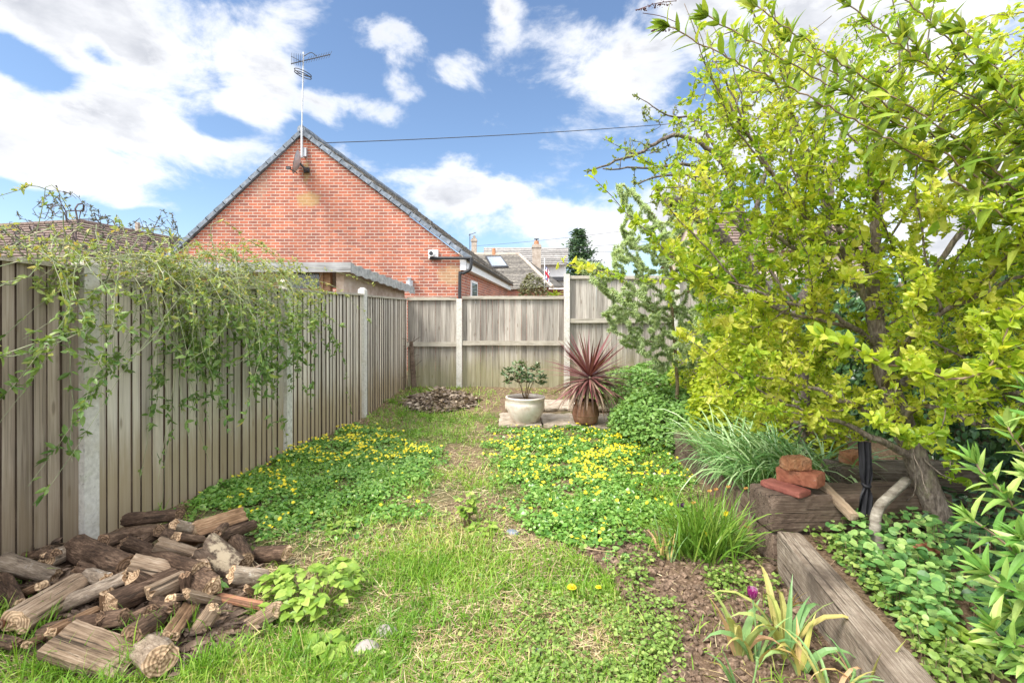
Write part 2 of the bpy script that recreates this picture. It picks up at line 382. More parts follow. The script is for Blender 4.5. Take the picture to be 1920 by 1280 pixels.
def mat_ends(name, c1, c2):
    m, nt, b = newmat(name)
    rn = attr(nt); v = coords(nt, (.2, 1, 1))
    w = node(nt, 'ShaderNodeTexWave', {'Vector': v, 'Scale': 22.0, 'Distortion': 5.0, 'Detail': 3.0, 'Detail Scale': 1.4}, wave_type='RINGS', rings_direction='X')
    c = ramp(nt, maprange(nt, mth(nt, 'ADD', mth(nt, 'MULTIPLY', w.outputs['Fac'], .35), mth(nt, 'MULTIPLY', noise(nt, coords(nt), 14, 5, .65), .8)), .35, .85), [(0, c1), (1, c2)])
    c = vmth(nt, 'SCALE', c, scale=maprange(nt, rn, 0, 1, .7, 1.3))
    nt.links.new(c, b.inputs['Base Color']); b.inputs['Roughness'].default_value = .9; b.inputs['Specular IOR Level'].default_value = .2
    bn = node(nt, 'ShaderNodeBump', {'Height': w.outputs['Fac'], 'Strength': .25, 'Distance': .003}); nt.links.new(bn.outputs[0], b.inputs['Normal'])
    return m
# ---------------------------------------------------------------- ground
def fence_x(y): return -3.376 + .15 * y                  # line of the long fence
def wall_x(y):                                            # inner face of the sleeper edging
    y = np.asarray(y, float)
    return np.where(y < 2.95, 1.363 + (y - 1.68) * .174, 1.583 + .0926 * (y - 2.95))
def pile_z(x, y):
    """Low heap of bark under the logs."""
    px = 960 + x / np.maximum(y, .5) * F
    k = np.clip((500 - px) / 170, 0, 1)
    return np.clip(.10 * k * (y - 1.9), 0, .13) * np.clip((3.25 - y) / .25, 0, 1)
def sstep(a, b, v): t = np.clip((v - a) / (b - a), 0, 1); return t * t * (3 - 2 * t)
BED = [(1095,1045),(1150,1005),(1250,1005),(1300,1030),(1380,1050),(1450,1070),(1500,1130),(1600,1240),(1720,1400),(1220,1400),(1225,1290),(1215,1180),(1160,1110)]
def bed_mask(x, y):
    yy = np.maximum(y, .6); px = 960 + x / yy * F; py = HY + H / yy * F
    w = (fbm(x * 5, y * 5, 41, 3) - .5) * 90
    inside = in_poly(px + w, py + w * .5, BED) & (y < 4) & (y > 1.2)
    return inside.astype(float)
def gz(x, y, fine=True):
    x = np.asarray(x, float); y = np.asarray(y, float)
    z = .24 * sstep(6.6, 9.2, y)
    z = z + (.19 * sstep(0, .05, x - wall_x(y) - .05) * (1 - sstep(5.2, 6.4, y)) + sstep(5.2, 6.4, y) * .12 * sstep(0, .8, x - 2.0)) * (y < 40)
    near = np.clip((12 - y) / 3, 0, 1) * (np.abs(x) < 8)
    z = z + near * ((fbm(x * 1.6, y * 1.6, 3, 3) - .5) * .06 + (fbm(x * 9, y * 9, 5, 3) - .5) * .025) * sstep(.02, .25, np.abs(x - wall_x(y) - .06))
    z = z + pile_z(x, y)
    if fine:
        b = bed_mask(x, y)
        z = z + b * ((fbm(x * 22, y * 22, 8, 3) - .45) * .055 + .02)
    return z
def G(px, py):
    """Where the ray through a pixel meets the ground."""
    D = 1.5 * F / max(py - HY, 20)
    for _ in range(12):
        x = (px - 960) / F * D; D = (H - float(gz(x, D, False))) * F / (py - HY)
    return np.array([(px - 960) / F * D, D, float(gz((px - 960) / F * D, D, False))])
m, nt, b = newmat('lawn_soil')
soil, straw = attr(nt, 'soil'), attr(nt, 'straw')
n1 = noise(nt, coords(nt), 45, 6, .7); n2 = noise(nt, coords(nt), 6, 5, .6)
cs = ramp(nt, maprange(nt, n1, .3, .7), [(0, (.055,.036,.024)), (.5, (.15,.1,.066)), (1, (.3,.215,.15))])
ct = ramp(nt, maprange(nt, noise(nt, coords(nt), 90, 5, .7), .3, .7), [(0, (.07,.048,.03)), (.5, (.18,.13,.08)), (1, (.36,.28,.17))])
cg = ramp(nt, maprange(nt, n2, .3, .7), [(0, (.035,.05,.015)), (.5, (.07,.1,.025)), (1, (.13,.14,.045))])
c = mix(nt, straw, cg, ct); c = mix(nt, soil, c, cs)
nt.links.new(c, b.inputs['Base Color']); b.inputs['Roughness'].default_value = .95; b.inputs['Specular IOR Level'].default_value = .1
bn = node(nt, 'ShaderNodeBump', {'Height': n1, 'Strength': .8, 'Distance': .015}); nt.links.new(bn.outputs[0], b.inputs['Normal'])
M_GROUND = m
def straw_f(x, y):
    path = np.exp(-((x - (-.05 + .0 * y)) / .75) ** 2) * (y < 6.6)
    return np.clip(fbm(x * 2.2, y * 2.2, 21, 4) * 1.6 - .42 + .45 * path + .35 * (y > 6.5), 0, 1)
def axis_pts(lo, hi, step, far):
    a = np.arange(lo, hi + 1e-6, step); g = [hi]; s = step
    while g[-1] < far: s *= 1.35; g.append(g[-1] + s)
    l = [lo]; s = step
    while l[-1] > -far: s *= 1.35; l.append(l[-1] - s)
    return np.concatenate([np.array(l[1:])[::-1], a, np.array(g[1:])])
xs, ys = axis_pts(-3.4, 3.2, .025, 900), axis_pts(1.0, 9.4, .03, 900)
X, Y = np.meshgrid(xs, ys); Z = gz(X, Y); nx, ny = len(xs), len(ys)
i = np.arange(nx - 1); j = np.arange(ny - 1)[:, None]
q = np.stack([j * nx + i, j * nx + i + 1, (j + 1) * nx + i + 1, (j + 1) * nx + i], -1).reshape(-1, 4)
mb = MB(); mb.add(np.stack([X, Y, Z], -1).reshape(-1, 3), [q]); ground = struct(mb.build('ground', M_GROUND, smooth=True))
soilv = np.clip(bed_mask(X, Y) + (X > wall_x(Y) + .05) * (Y < 9) * .9 + np.clip(fbm(X * 3, Y * 3, 31, 4) * 3.4 - 1.75, 0, .9) + (pile_z(X, Y) > .01) + (np.abs(X - fence_x(Y)) < .25) * .8 + ((Y > 7.6) & (Y < 9.3) & (X < 1)) * .7, 0, 1)
for nm, v in (('soil', soilv), ('straw', straw_f(X, Y))):
    a = ground.data.attributes.new(nm, 'FLOAT', 'POINT'); a.data.foreach_set('value', v.astype(np.float32).ravel())
# soil clods in the dug bed
M_CLOD = mat_stuff('clods', [(0, (.05,.034,.023)), (.5, (.15,.1,.068)), (1, (.31,.225,.16))], ns=40, rnd=.35, bump=.6)
mb = MB(); ICO = None
def lump_mesh(n=1):
    bm = bmesh.new(); bmesh.ops.create_icosphere(bm, subdivisions=n, radius=1)
    v = np.array([p.co[:] for p in bm.verts]); f = np.array([[w.index for w in p.verts] for p in bm.faces]); bm.free(); return v, f
IV, IF = lump_mesh(1)
def lumps(mb, Ps, size, squash=.7, mi=0):
    for p, s in zip(Ps, size):
        v = IV * (1 + rng.normal(0, .18, (len(IV), 1))) * s * np.array([1, rng.uniform(.6, 1), squash])
        a = rng.uniform(0, 6.28); cs, sn = math.cos(a), math.sin(a)
        mb.add(v @ np.array([(cs, sn, 0), (-sn, cs, 0), (0, 0, 1)]) + p, [IF], mi, rng.random())
x = rng.uniform(.3, 2.0, 9000); y = rng.uniform(1.6, 4.0, 9000); k = bed_mask(x, y) > 0; x, y = x[k][:2600], y[k][:2600]
lumps(mb, np.stack([x, y, gz(x, y) + .003], -1), rng.gamma(2.0, .0042, len(x)) + .003)
tag(mb.build('soil_clods', M_CLOD), 'crumbled brown soil of the dug bed beside the sleeper', 'soil', kind='stuff')

# ---------------------------------------------------------------- the long fence of feather edge boards between concrete posts
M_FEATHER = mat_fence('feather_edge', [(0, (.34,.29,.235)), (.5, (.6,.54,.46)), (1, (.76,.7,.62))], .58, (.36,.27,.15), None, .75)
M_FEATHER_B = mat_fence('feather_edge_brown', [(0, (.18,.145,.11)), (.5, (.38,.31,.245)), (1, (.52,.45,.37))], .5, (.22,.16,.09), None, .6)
M_CONC = mat_stuff('concrete', [(0, (.45,.43,.39)), (.5, (.58,.56,.51)), (1, (.67,.65,.6))], ns=30, rough=.95, bump=.6, bd=.005, over=[((.4,.36,.26), 3, .5, .75), ((.3,.29,.25), 26, .6, .72), ((.3,.33,.2), 5, .62, .8)])
M_CAP = mat_split('cap_rail', [(0, (.25,.215,.17)), (.5, (.42,.38,.31)), (1, (.56,.52,.45))], axis=0, fine=30)
M_EDGE_SHADE = mat_split('sawn_edge_shade', [(0, (.03,.022,.015)), (.5, (.08,.058,.04)), (1, (.14,.105,.075))], axis=2, fine=30)  # board edges coloured dark to draw the shadow lines between boards
UF = np.array([.15, 1, 0]) / math.hypot(.15, 1); NF = np.array([UF[1], -UF[0], 0])    # along, and out to the lawn
AXF = [UF, NF, np.array([0, 0, 1])]
posts_y = [3.25, 5.43, 7.32, 9.12]
fence = thing('board_fence', 'long grey feather edge board fence with concrete posts, overgrown by a climber', 'fence', (fence_x(5.4), 5.4, 0))
def fpt(y, out=0, z=0): return np.array([fence_x(y), y, z]) + NF * out
for k, y in enumerate(posts_y[:3]):
    mb = MB(); top = [1.90, 1.95, 1.98][k]
    w = .10
    box(mb, fpt(y, .0, top / 2 - .1), (w, .105, top + .2), ax=AXF)
    c = fpt(y, 0, 0); e = np.array([(-1,-1),(1,-1),(1,1),(-1,1)]) * .05
    v = [c + UF * a + NF * bb + np.array([0, 0, top]) for a, bb in e] + [c + UF * a * .45 + NF * bb * .45 + np.array([0, 0, top + .035]) for a, bb in e]
    mb.add(np.array(v), [BOXF[1:]])
    mb.build('post', M_CONC, fence)
def feather_panel(y0, y1, z0, z1, z1b, pitch, mat, seed):
    mb = MB(); r = np.random.default_rng(seed); L = (y1 - y0) * math.hypot(1, .15); n = int(round(L / pitch)); cut = np.concatenate([[0], np.cumsum(r.uniform(.8, 1.25, n))]); cut = cut / cut[-1] * L
    st = fpt(y0)
    for i in range(n):
        a0, a1 = cut[i] - .004, cut[i + 1] + .014; lean = r.normal(0, .004); z0_ = z0 - abs(r.normal(0, .01))
        zt = z1 + (z1b - z1) * i / n; jit = r.normal(0, .0025)
        # thick edge proud of the thin edge of the board before it
        def p(a, o, z): return st + UF * (a + lean * (z > 1)) + NF * (o + jit) + np.array([0, 0, z])
        t0, t1 = .021 + r.normal(0, .0015), .004
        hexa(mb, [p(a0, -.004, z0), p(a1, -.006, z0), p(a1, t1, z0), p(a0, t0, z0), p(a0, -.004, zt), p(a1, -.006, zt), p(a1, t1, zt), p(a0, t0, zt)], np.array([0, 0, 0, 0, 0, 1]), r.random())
    o = mb.build('panel', [mat, M_EDGE_SHADE], fence)
    mb = MB()
    c = fpt((y0 + y1) / 2, .012, 0); tilt = unit(UF * L + np.array([0, 0, z1b - z1]))
    box(mb, c + np.array([0, 0, (z1 + z1b) / 2 + .014]), (L, .07, .028), ax=[tilt, NF, np.cross(tilt, NF)])
    g = mb.build('capping_rail', M_CAP, fence)
    return o
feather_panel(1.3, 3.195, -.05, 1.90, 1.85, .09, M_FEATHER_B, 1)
feather_panel(3.305, 5.375, -.08, 1.80, 1.84, .09, M_FEATHER, 2)
feather_panel(5.485, 7.265, -.08, 1.85, 1.89, .09, M_FEATHER, 3)
feather_panel(7.375, 9.12, -.0, 1.88, 1.90, .09, M_FEATHER, 4)

# ---------------------------------------------------------------- the cross fence at the end
M_BACK = mat_fence('close_board', [(0, (.15,.13,.11)), (.5, (.36,.325,.28)), (1, (.56,.52,.46))], .55, (.27,.25,.09), None, .5)
YB = 9.2
bf = thing('close_board_fence', 'weathered grey close board fence across the end of the garden with a taller bay', 'fence', (0, YB, .2))
def bx_(px): return (px - 960) / F * YB
def zz(py): return H - (py - HY) / F * YB
def back_panel(px0, px1, pyt, rails, seed, y=YB, base=.12):
    mb = MB(); r = np.random.default_rng(seed); x0, x1 = bx_(px0), bx_(px1); x = x0; zt = zz(pyt) - .06
    while x < x1 - .02:
        w = min(r.uniform(.075, .125), x1 - x); t = r.uniform(0, .012)
        box(mb, (x + w / 2, y + .012 + t, (zt + base) / 2), (w - r.uniform(.002, .006), .018, zt - base + r.uniform(-.01, .01)), rnd=r.random()); x += w
    mb.build('panel', M_BACK, bf)
    mb = MB(); box(mb, ((x0 + x1) / 2, y - .005, zt + .03), (x1 - x0, .075, .06)); mb.build('capping_rail', M_CAP, bf)
    for py in rails:
        mb = MB(); box(mb, ((x0 + x1) / 2, y - .032, zz(py)), (x1 - x0, .05, .085)); mb.build('rail', M_CAP, bf)
    mb = MB(); box(mb, ((x0 + x1) / 2, y - .012, base - .0), (x1 - x0, .04, .15)); mb.build('gravel_board', M_CAP, bf)
back_panel(764, 856, 557, [645], 11); back_panel(867, 1057, 555, [643], 12)
back_panel(1068, 1262, 517, [601], 13); back_panel(1273, 1468, 517, [601], 14); back_panel(1479, 1674, 517, [601], 15)
for px, pyt in ((861.5, 562), (1062.5, 516), (1267.5, 510), (1473.5, 510)):
    mb = MB(); zt = zz(pyt); box(mb, (bx_(px), YB - .02, zt / 2 + .02), (.105, .1, zt)); mb.build('post', M_CONC, bf)
# side boundary behind the trees
sf = thing('side_fence', 'dark ivy covered boarded fence behind the leafy tree', 'fence', (4.6, 5, 0))
for (y0, y1, sd_) in ((.6, 3.4, 21), (3.5, 6.3, 22), (6.4, 9.1, 23)):
    mb = MB(); r = np.random.default_rng(sd_); y = y0
    while y < y1 - .02:
        w = min(.11, y1 - y); box(mb, (3.55 + .15 * y + r.uniform(0, .01), y + w / 2, 1.0), (.018, w - .004, 1.9), rnd=r.random()); y += w
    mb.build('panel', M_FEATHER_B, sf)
for y in (.55, 3.45, 6.35):
    mb = MB(); box(mb, (3.55 + .15 * y, y, 1.0), (.1, .095, 2.0)); mb.build('post', M_CONC, sf)
# ---------------------------------------------------------------- the brick house over the fence
DH = 12.0
M_TILE = mat_stuff('roof_tile', [(0, (.11,.105,.1)), (.5, (.2,.19,.175)), (1, (.33,.31,.27))], ns=9, rough=.85, rnd=.25, bump=.4, bd=.01, over=[((.42,.38,.27), 11, .6, .75)])
M_VERGE = mat_stuff('verge_tile', [(0, (.1,.125,.15)), (.5, (.17,.2,.24)), (1, (.29,.32,.36))], ns=10, rough=.7, rnd=.2, bump=.2)
M_WHITE = mat_plain('white_pvc', (.78,.78,.78), .4, var=.06)
M_BLACK = mat_plain('black_plastic', (.025,.027,.03), .4, var=.3)
M_GLASS, nt, b = newmat('window_glass'); b.inputs['Base Color'].default_value = (.06,.075,.09,1); b.inputs['Roughness'].default_value = .06; b.inputs['Specular IOR Level'].default_value = .8
M_STEEL = mat_plain('galvanised', (.5,.51,.52), .45, .6, var=.2)
M_DARKMETAL = mat_plain('dark_metal', (.06,.06,.065), .5, .4)
apex = P(567, 246, DH); le = P(318, 478, DH); re = P(874, 477, DH)
hg = np.array([apex[0], DH, .25])
house = thing('brick_house', 'red brick gabled bungalow with grey tiled roof behind the fences', 'house', tuple(hg))
rel = lambda p: tuple(np.array(p) - hg)
M_GABLE = mat_brick('gable_brick', (0, 2), [(rel(P(578, 374, DH)), (.36, .3, .23), (.43,.31,.13), .8), (rel(P(848, 516, DH)), (.42, .3, .3), (.52,.38,.2), .65), (rel(P(490, 345, DH)), (.25, .3, .5), (.36,.27,.2), .35), (rel(P(575, 322, DH)), (.1, .3, .3), (.3,.26,.08), .6)])
M_SIDE = mat_brick('side_brick', (1, 2), [])
SD = np.array([.125, 1, 0]) * 8.7           # the eaves run away from us
wt = .05
mb = MB()
off = np.array([0, 0, -.06]); zb = .15
prism(mb, [(le[0] + .12, DH, zb), (re[0] - .13, DH, zb), (re[0] - .13, DH, re[2] - .03), apex + np.array([0, 0, -.1]), (le[0] + .12, DH, le[2] - .03)], (0, .22, 0)); mb.build('gable_wall', M_GABLE, house)
# far side wall (right hand flank), a run of brick with a window
mb = MB(); x0 = re[0] - .13; fl = re[2] - .36
Wp = lambda t, z, o=0: np.array([x0 + SD[0] * t + o, DH + .221 + (SD[1] - .22) * t, z])
hexa(mb, [Wp(0, zb, -.22), Wp(0, zb), Wp(1, zb), Wp(1, zb, -.22), Wp(0, fl + .3, -.22), Wp(0, fl + .3), Wp(1, fl + .3), Wp(1, fl + .3, -.22)]); mb.build('side_wall', M_SIDE, house)
xl = le[0] + .12; mb = MB(); Wl = lambda t, z, o=0: np.array([xl + SD[0] * t + o, DH + .221 + (SD[1] - .22) * t, z])
hexa(mb, [Wl(0, zb, 0), Wl(0, zb, .22), Wl(1, zb, .22), Wl(1, zb, 0), Wl(0, le[2] - .1, 0), Wl(0, le[2] - .1, .22), Wl(1, le[2] - .1, .22), Wl(1, le[2] - .1, 0)]); mb.build('side_wall', M_SIDE, house)
mb = MB(); hexa(mb, [Wp(.12, 2.0, -.01), Wp(.12, 2.0, .03), Wp(.22, 2.0, .03), Wp(.22, 2.0, -.01), Wp(.12, 2.62, -.01), Wp(.12, 2.62, .03), Wp(.22, 2.62, .03), Wp(.22, 2.62, -.01)])
wf = mb.build('window', M_WHITE, house)
mb = MB(); hexa(mb, [Wp(.13, 2.06, .0), Wp(.13, 2.06, .034), Wp(.21, 2.06, .034), Wp(.21, 2.06, 0), Wp(.13, 2.56, 0), Wp(.13, 2.56, .034), Wp(.21, 2.56, .034), Wp(.21, 2.56, 0)])
pn = mb.build('pane', M_GLASS, None, origin=hg); pn.parent = wf; pn.location = (0, 0, 0)
# roof: courses of tiles on both slopes
def slope(A, E, name, ncourse):
    u = unit(E - A); n = np.array([-u[2], 0, u[0]]); n = n if n[2] > 0 else -n
    L = np.linalg.norm(E - A) + .12; s = L / ncourse; mb = MB(); r = np.random.default_rng(5)
    for i in range(ncourse):
        a, c = A + u * (i * s - .01), A + u * ((i + 1) * s + .035)
        nt_ = 26
        for k in range(nt_):                       # interlocking tiles along the course
            f0 = (k + (.5 if i % 2 else 0) - .5) / nt_; f1 = f0 + 1 / nt_ - .003
            f0, f1 = max(f0, 0), min(f1, 1)
            if f1 - f0 < .004: continue
            t = r.normal(0, .004)
            b0, b1 = SD * f0, SD * f1
            lo0, lo1 = n * (.012 + t), n * (.052 + t)
            q = [a + b0 - n * .01, c + b0 + lo0, c + b1 + lo0, a + b1 - n * .01, a + b0 + lo0 * .6 + n * .012, c + b0 + lo1, c + b1 + lo1, a + b1 + lo0 * .6 + n * .012]
            hexa(mb, q, 0, r.random())
    return mb.build(name, M_TILE, house)
fr = np.array([0, -.02, 0])
slope(apex + fr, re + fr, 'roof_slope', 17); slope(apex + fr, le + fr, 'roof_slope', 16)
def verge(A, E, n_):
    u = unit(E - A); n = np.array([-u[2], 0, u[0]]); n = n if n[2] > 0 else -n; L = np.linalg.norm(E - A) + .14; s = L / n_; mb = MB(); r = np.random.default_rng(3)
    for i in range(n_):
        a, c = A + u * (i * s), A + u * ((i + 1) * s + .02); y0, y1 = np.array([0, -.085, 0]), np.array([0, .03, 0])
        t0, t1 = n * .02, n * .034; d0, d1 = -n * .08, -n * .072
        hexa(mb, [a + y0 + d0, c + y0 + d1 , c + y1 + d1, a + y1 + d0, a + y0 + t0, c + y0 + t1, c + y1 + t1, a + y1 + t0], 0, r.random())
    return mb.build('verge_tile', M_VERGE, house)
verge(apex, re, 17); verge(apex, le, 16)
mb = MB(); tubes(mb, smooth_path([apex + np.array([0, -.08, .02]), apex + SD + np.array([0, 0, .02])], 24), np.where(np.arange(24) % 2, .115, .105), 10); mb.build('ridge_tile', M_VERGE, house)
# eaves board, gutter and downpipe
mb = MB(); e0 = re + np.array([-.02, .02, -.12])
hexa(mb, [e0 + np.array([0, 0, -.24]), e0 + np.array([.03, 0, -.24]), e0 + SD + np.array([.03, 0, -.24]), e0 + SD + np.array([0, 0, -.24]), e0 + np.array([0, 0, .06]), e0 + np.array([.03, 0, .06]), e0 + SD + np.array([.03, 0, .06]), e0 + SD + np.array([0, 0, .06])]); mb.build('fascia', M_WHITE, house)
mb = MB(); hexa(mb, [e0 + np.array([-.16, 0, -.24]), e0 + np.array([-.003, 0, -.24]), e0 + SD + np.array([-.003, 0, -.24]), e0 + SD + np.array([-.16, 0, -.24]), e0 + np.array([-.16, 0, -.22]), e0 + np.array([-.003, 0, -.22]), e0 + SD + np.array([-.003, 0, -.22]), e0 + SD + np.array([-.16, 0, -.22])]); mb.build('soffit', M_WHITE, house)
mb = MB(); hexa(mb, [e0 + v for v in (np.array([-.13, -.03, -.27]), np.array([.02, -.03, -.27]), np.array([.02, -.005, -.27]), np.array([-.13, -.005, -.27]), np.array([-.13, -.03, .03]), np.array([.02, -.03, .06]), np.array([.02, -.005, .06]), np.array([-.13, -.005, .03]))]); mb.build('box_end', M_WHITE, house)
mb = MB(); tubes(mb, np.stack([P(806, 484, DH - .07), P(840, 484, DH - .07), P(884, 484, DH - .09)]), .035, 8)
tubes(mb, smooth_path([P(884, 484, DH - .1), P(883, 498, DH - .1), P(880, 506, DH - .1), P(866, 514, DH - .08), P(862, 524, DH - .06), P(862, 700, DH - .06)], 20), .04, 8); mb.build('downpipe', M_BLACK, house)
mb = MB(); tubes(mb, np.stack([e0 + np.array([.09, 0, -.0]), e0 + SD + np.array([.09, 0, -.0])]), .055, 8); mb.build('gutter', M_BLACK, house)
# flue terminals on the gable
fc = P(813, 477, DH); mb = MB(); box(mb, fc + np.array([0, -.03, 0]), (.24, .06, .22)); fo = mb.build('flue_plate', M_WHITE, house)
mb = MB(); tubes(mb, np.stack([fc + np.array([-.03, -.05, 0]), fc + np.array([-.03, -.2, 0])]), .075, 14); mb.build('flue_pipe', M_WHITE, house)
mb = MB(); tubes(mb, np.stack([fc + np.array([-.03, -.19, 0]), fc + np.array([-.03, -.212, 0])]), .05, 12); mb.build('flue_mouth', M_BLACK, house)
vc = P(769, 524, DH); mb = MB(); tubes(mb, np.stack([vc + np.array([0, -.1, -.16]), vc + np.array([0, -.1, .02])]), .05, 12); box(mb, vc + np.array([0, -.05, -.1]), (.16, .1, .14)); tubes(mb, np.stack([vc + np.array([0, -.1, .02]), vc + np.array([0, -.1, .05])]), [[.1, .05]], 12); mb.build('vent_cowl', M_STEEL, house)
# aerial on its mast
ab = P(565, 322, DH - .1)
aer = thing('television_aerial', 'tall TV aerial with two antennas on a pole strapped to the gable peak', 'aerial', tuple(ab))
mb = MB(); tubes(mb, np.stack([P(566, 296, DH - .1), P(566, 240, DH - .1)]), .03, 8); tubes(mb, np.stack([P(566, 242, DH - .1), P(569, 98, DH - .1)]), .018, 8); mb.build('mast', M_STEEL, aer)
mb = MB(); y = DH - .1
bA, bB = P(549, 124, y), P(612, 92, y); bA = bA + np.array([0, -.1, 0]); bB = bB + np.array([0, .25, 0])
tubes(mb, np.stack([bA, bB]), .012, 6)
for t in np.linspace(.42, 1, 10):
    c = bA + (bB - bA) * t; e = np.array([.02, .05, .11]); tubes(mb, np.stack([c - e, c + e]), .0055, 4)
tubes(mb, smooth_path([P(568, 107, y), P(583, 99, y + .1), P(594, 106, y + .15)], 8), .01, 5)
for dx in np.linspace(-24, -3, 6):
    c = P(571 + dx, 112 + dx * .1, y - .05); tubes(mb, np.stack([c + np.array([0, 0, -.16]), c + np.array([0, 0, .13])]), .005, 4)
tubes(mb, np.stack([P(546, 106, y - .05), P(570, 118, y - .05)]), .007, 4)
mb.build('yagi_antenna', M_DARKMETAL, aer)
mb = MB(); a = np.linspace(0, 2 * np.pi, 25); c = P(568, 141, y)
for rr, dz in ((.2, 0), (.2, .06)):
    tubes(mb, c + np.stack([np.cos(a) * rr, np.sin(a) * rr * .8, -np.cos(a) * .07 + dz], -1), .011, 5)
tubes(mb, np.stack([c + np.array([-.2, 0, .06]), c + np.array([.2, 0, -.04])]), .009, 4); mb.build('loop_antenna', M_DARKMETAL, aer)
# satellite dish
dc = P(562, 306, DH - .28)
dish = thing('satellite_dish', 'small grey satellite dish on the gable below the aerial', 'satellite dish', tuple(dc))
mb = MB(); prof = [(r_, .1 * (r_ / .29) ** 2) for r_ in np.linspace(0.01, .29, 9)]; lathe(mb, prof, (0, 0, 0), 26)
ax = unit(np.array([-.93, -.32, .22])); ux = unit(np.cross(ax, (0, 0, 1))); uz = np.cross(ux, ax)
v = mb.V[0] @ np.array([ux, uz, ax]) * np.array([1, 1, 1]) + dc; mb.V[0] = v
th = MB(); th.add(np.concatenate([v, v - ax * .012]), [np.concatenate([mb.F[0], mb.F[0][:, ::-1] + len(v)])]); th.build('reflector', M_STEEL, dish, smooth=True)
mb = MB(); tubes(mb, smooth_path([dc - uz * .26, P(553, 322, DH - .5), P(543, 317, DH - .62)], 8), .012, 6); box(mb, P(541, 315, DH - .64), (.1, .07, .06)); mb.build('feed_arm', M_DARKMETAL, dish)
mb = MB(); tubes(mb, smooth_path([dc, dc + np.array([.12, .1, -.14]), P(576, 319, DH)], 6), .025, 6); box(mb, P(575, 319, DH - .03), (.14, .05, .12)); mb.build('bracket', M_DARKMETAL, dish)
mb = MB(); box(mb, P(572, 286, DH - .04), (.09, .08, .22)); tubes(mb, np.stack([P(562, 290, DH - .1), P(576, 290, DH - .02)]), .012, 5); mb.build('mast_clamp', M_STEEL, aer)
# telephone line across the sky
def wire(p0, p1, sag, r, label):
    t = np.linspace(0, 1, 30)[:, None]; q = p0 + (p1 - p0) * t; q[:, 2] -= sag * 4 * (t * (1 - t))[:, 0]
    mb = MB(); tubes(mb, q, r, 4); return tag(mb.build('telephone_wire', M_BLACK), label, 'wire')
wire(P(610, 268, 12.2), P(1420, 218, 16), .10, .011, 'single dark cable slung from the gable roof across open sky')
for k, (a_, b_) in enumerate((((880, 462), (1500, 384)), ((905, 473), (1500, 420)), ((1000, 470), (1500, 455)))):
    wire(P(*a_, 42), P(*b_, 30), .3, .012, ['thin distant cable above the far chimneys, highest of the three', 'thin distant cable above the far roofs, middle of the three', 'thin distant cable just over the far ridge, lowest of the three'][k])

# ---------------------------------------------------------------- concrete shed behind the long fence
M_SHEDC = mat_stuff('shed_render', [(0, (.34,.24,.18)), (.5, (.5,.39,.31)), (1, (.6,.52,.45))], ns=6, rough=.9, bump=.3)
M_ROOFSHEET = mat_stuff('cement_sheet', [(0, (.2,.2,.2)), (.5, (.32,.32,.31)), (1, (.46,.46,.44))], ns=14, rough=.9, over=[((.2,.22,.12), 8, .58, .75)])
M_PALEFASCIA = mat_split('pale_fascia', [(0, (.2,.2,.2)), (.5, (.32,.32,.32)), (1, (.42,.42,.42))], axis=0, fine=14)
M_SHEDWOOD = mat_split('shed_boards', [(0, (.2,.1,.05)), (.5, (.34,.2,.12)), (1, (.45,.3,.2))], axis=0, fine=22)
c0 = P(655, 493, 7.3); c1 = P(776, 538, 10.0); sx0 = P(330, 489, 7.3)
shed = thing('concrete_shed', 'low shed with grey sloping sheet roof behind the board fence', 'shed', (c0[0] - 1.5, 8.6, 0))
lx = sx0[0] - .5
mb = MB()  # roof with a corrugated edge
nseg = 60; t = np.linspace(0, 1, nseg); edge = c0 + (c1 - c0) * t[:, None]; edge[:, 2] += .012 * np.sin(t * 60)
lft = np.array([[lx, e[1], e[2]] for e in edge]); V = np.concatenate([edge, lft]); V2 = V - np.array([0, 0, .02])
q = np.array([(i, i + 1, nseg + i + 1, nseg + i) for i in range(nseg - 1)]); mb.add(V, [q]); mb.add(V2, [q[:, ::-1]])
e2 = edge - np.array([0, 0, .155]) + np.array([.02, 0, 0]); mb.add(np.concatenate([edge + np.array([.012, 0, 0]), e2]), [np.array([(i, nseg + i, nseg + i + 1, i + 1) for i in range(nseg - 1)])])
mb.build('roof', M_ROOFSHEET, shed)
mb = MB(); hexa(mb, [(lx, 7.27, c0[2] - .14), (c0[0] + .03, 7.27, c0[2] - .14), (c0[0] + .03, 7.31, c0[2] - .14), (lx, 7.31, c0[2] - .14), (lx, 7.27, c0[2] + .01), (c0[0] + .03, 7.27, c0[2] + .01), (c0[0] + .03, 7.31, c0[2] + .01), (lx, 7.31, c0[2] + .01)]); mb.build('fascia', M_PALEFASCIA, shed)
mb = MB(); wa, wb = c0 + np.array([-.16, .22, -.02]), c1 + np.array([-.16, -.15, -.02]); th_ = np.array([-.12, 0, 0])
hexa(mb, [(wa[0] - .12, wa[1], 0), (wa[0], wa[1], 0), (wb[0], wb[1], 0), (wb[0] - .12, wb[1], 0), wa + th_, wa, wb, wb + th_]); mb.build('side_wall', M_SHEDC, shed)
mb = MB(); box(mb, ((lx + wa[0]) / 2 - .1, 7.6, (c0[2] - .1) / 2), (wa[0] - lx - .25, .1, c0[2] - .1)); mb.build('end_wall', M_SHEDWOOD, shed)
mb = MB(); wc = P(570, 527, 7.55); box(mb, wc, (.62, .06, .32)); wn = mb.build('window', M_SHEDWOOD, shed)
mb = MB(); box(mb, wc + np.array([0, -.012, 0]), (.5, .06, .24)); pn = mb.build('pane', M_GLASS, None, origin=np.array(shed.location)); pn.parent = wn; pn.location = (0, 0, 0)
mb = MB()
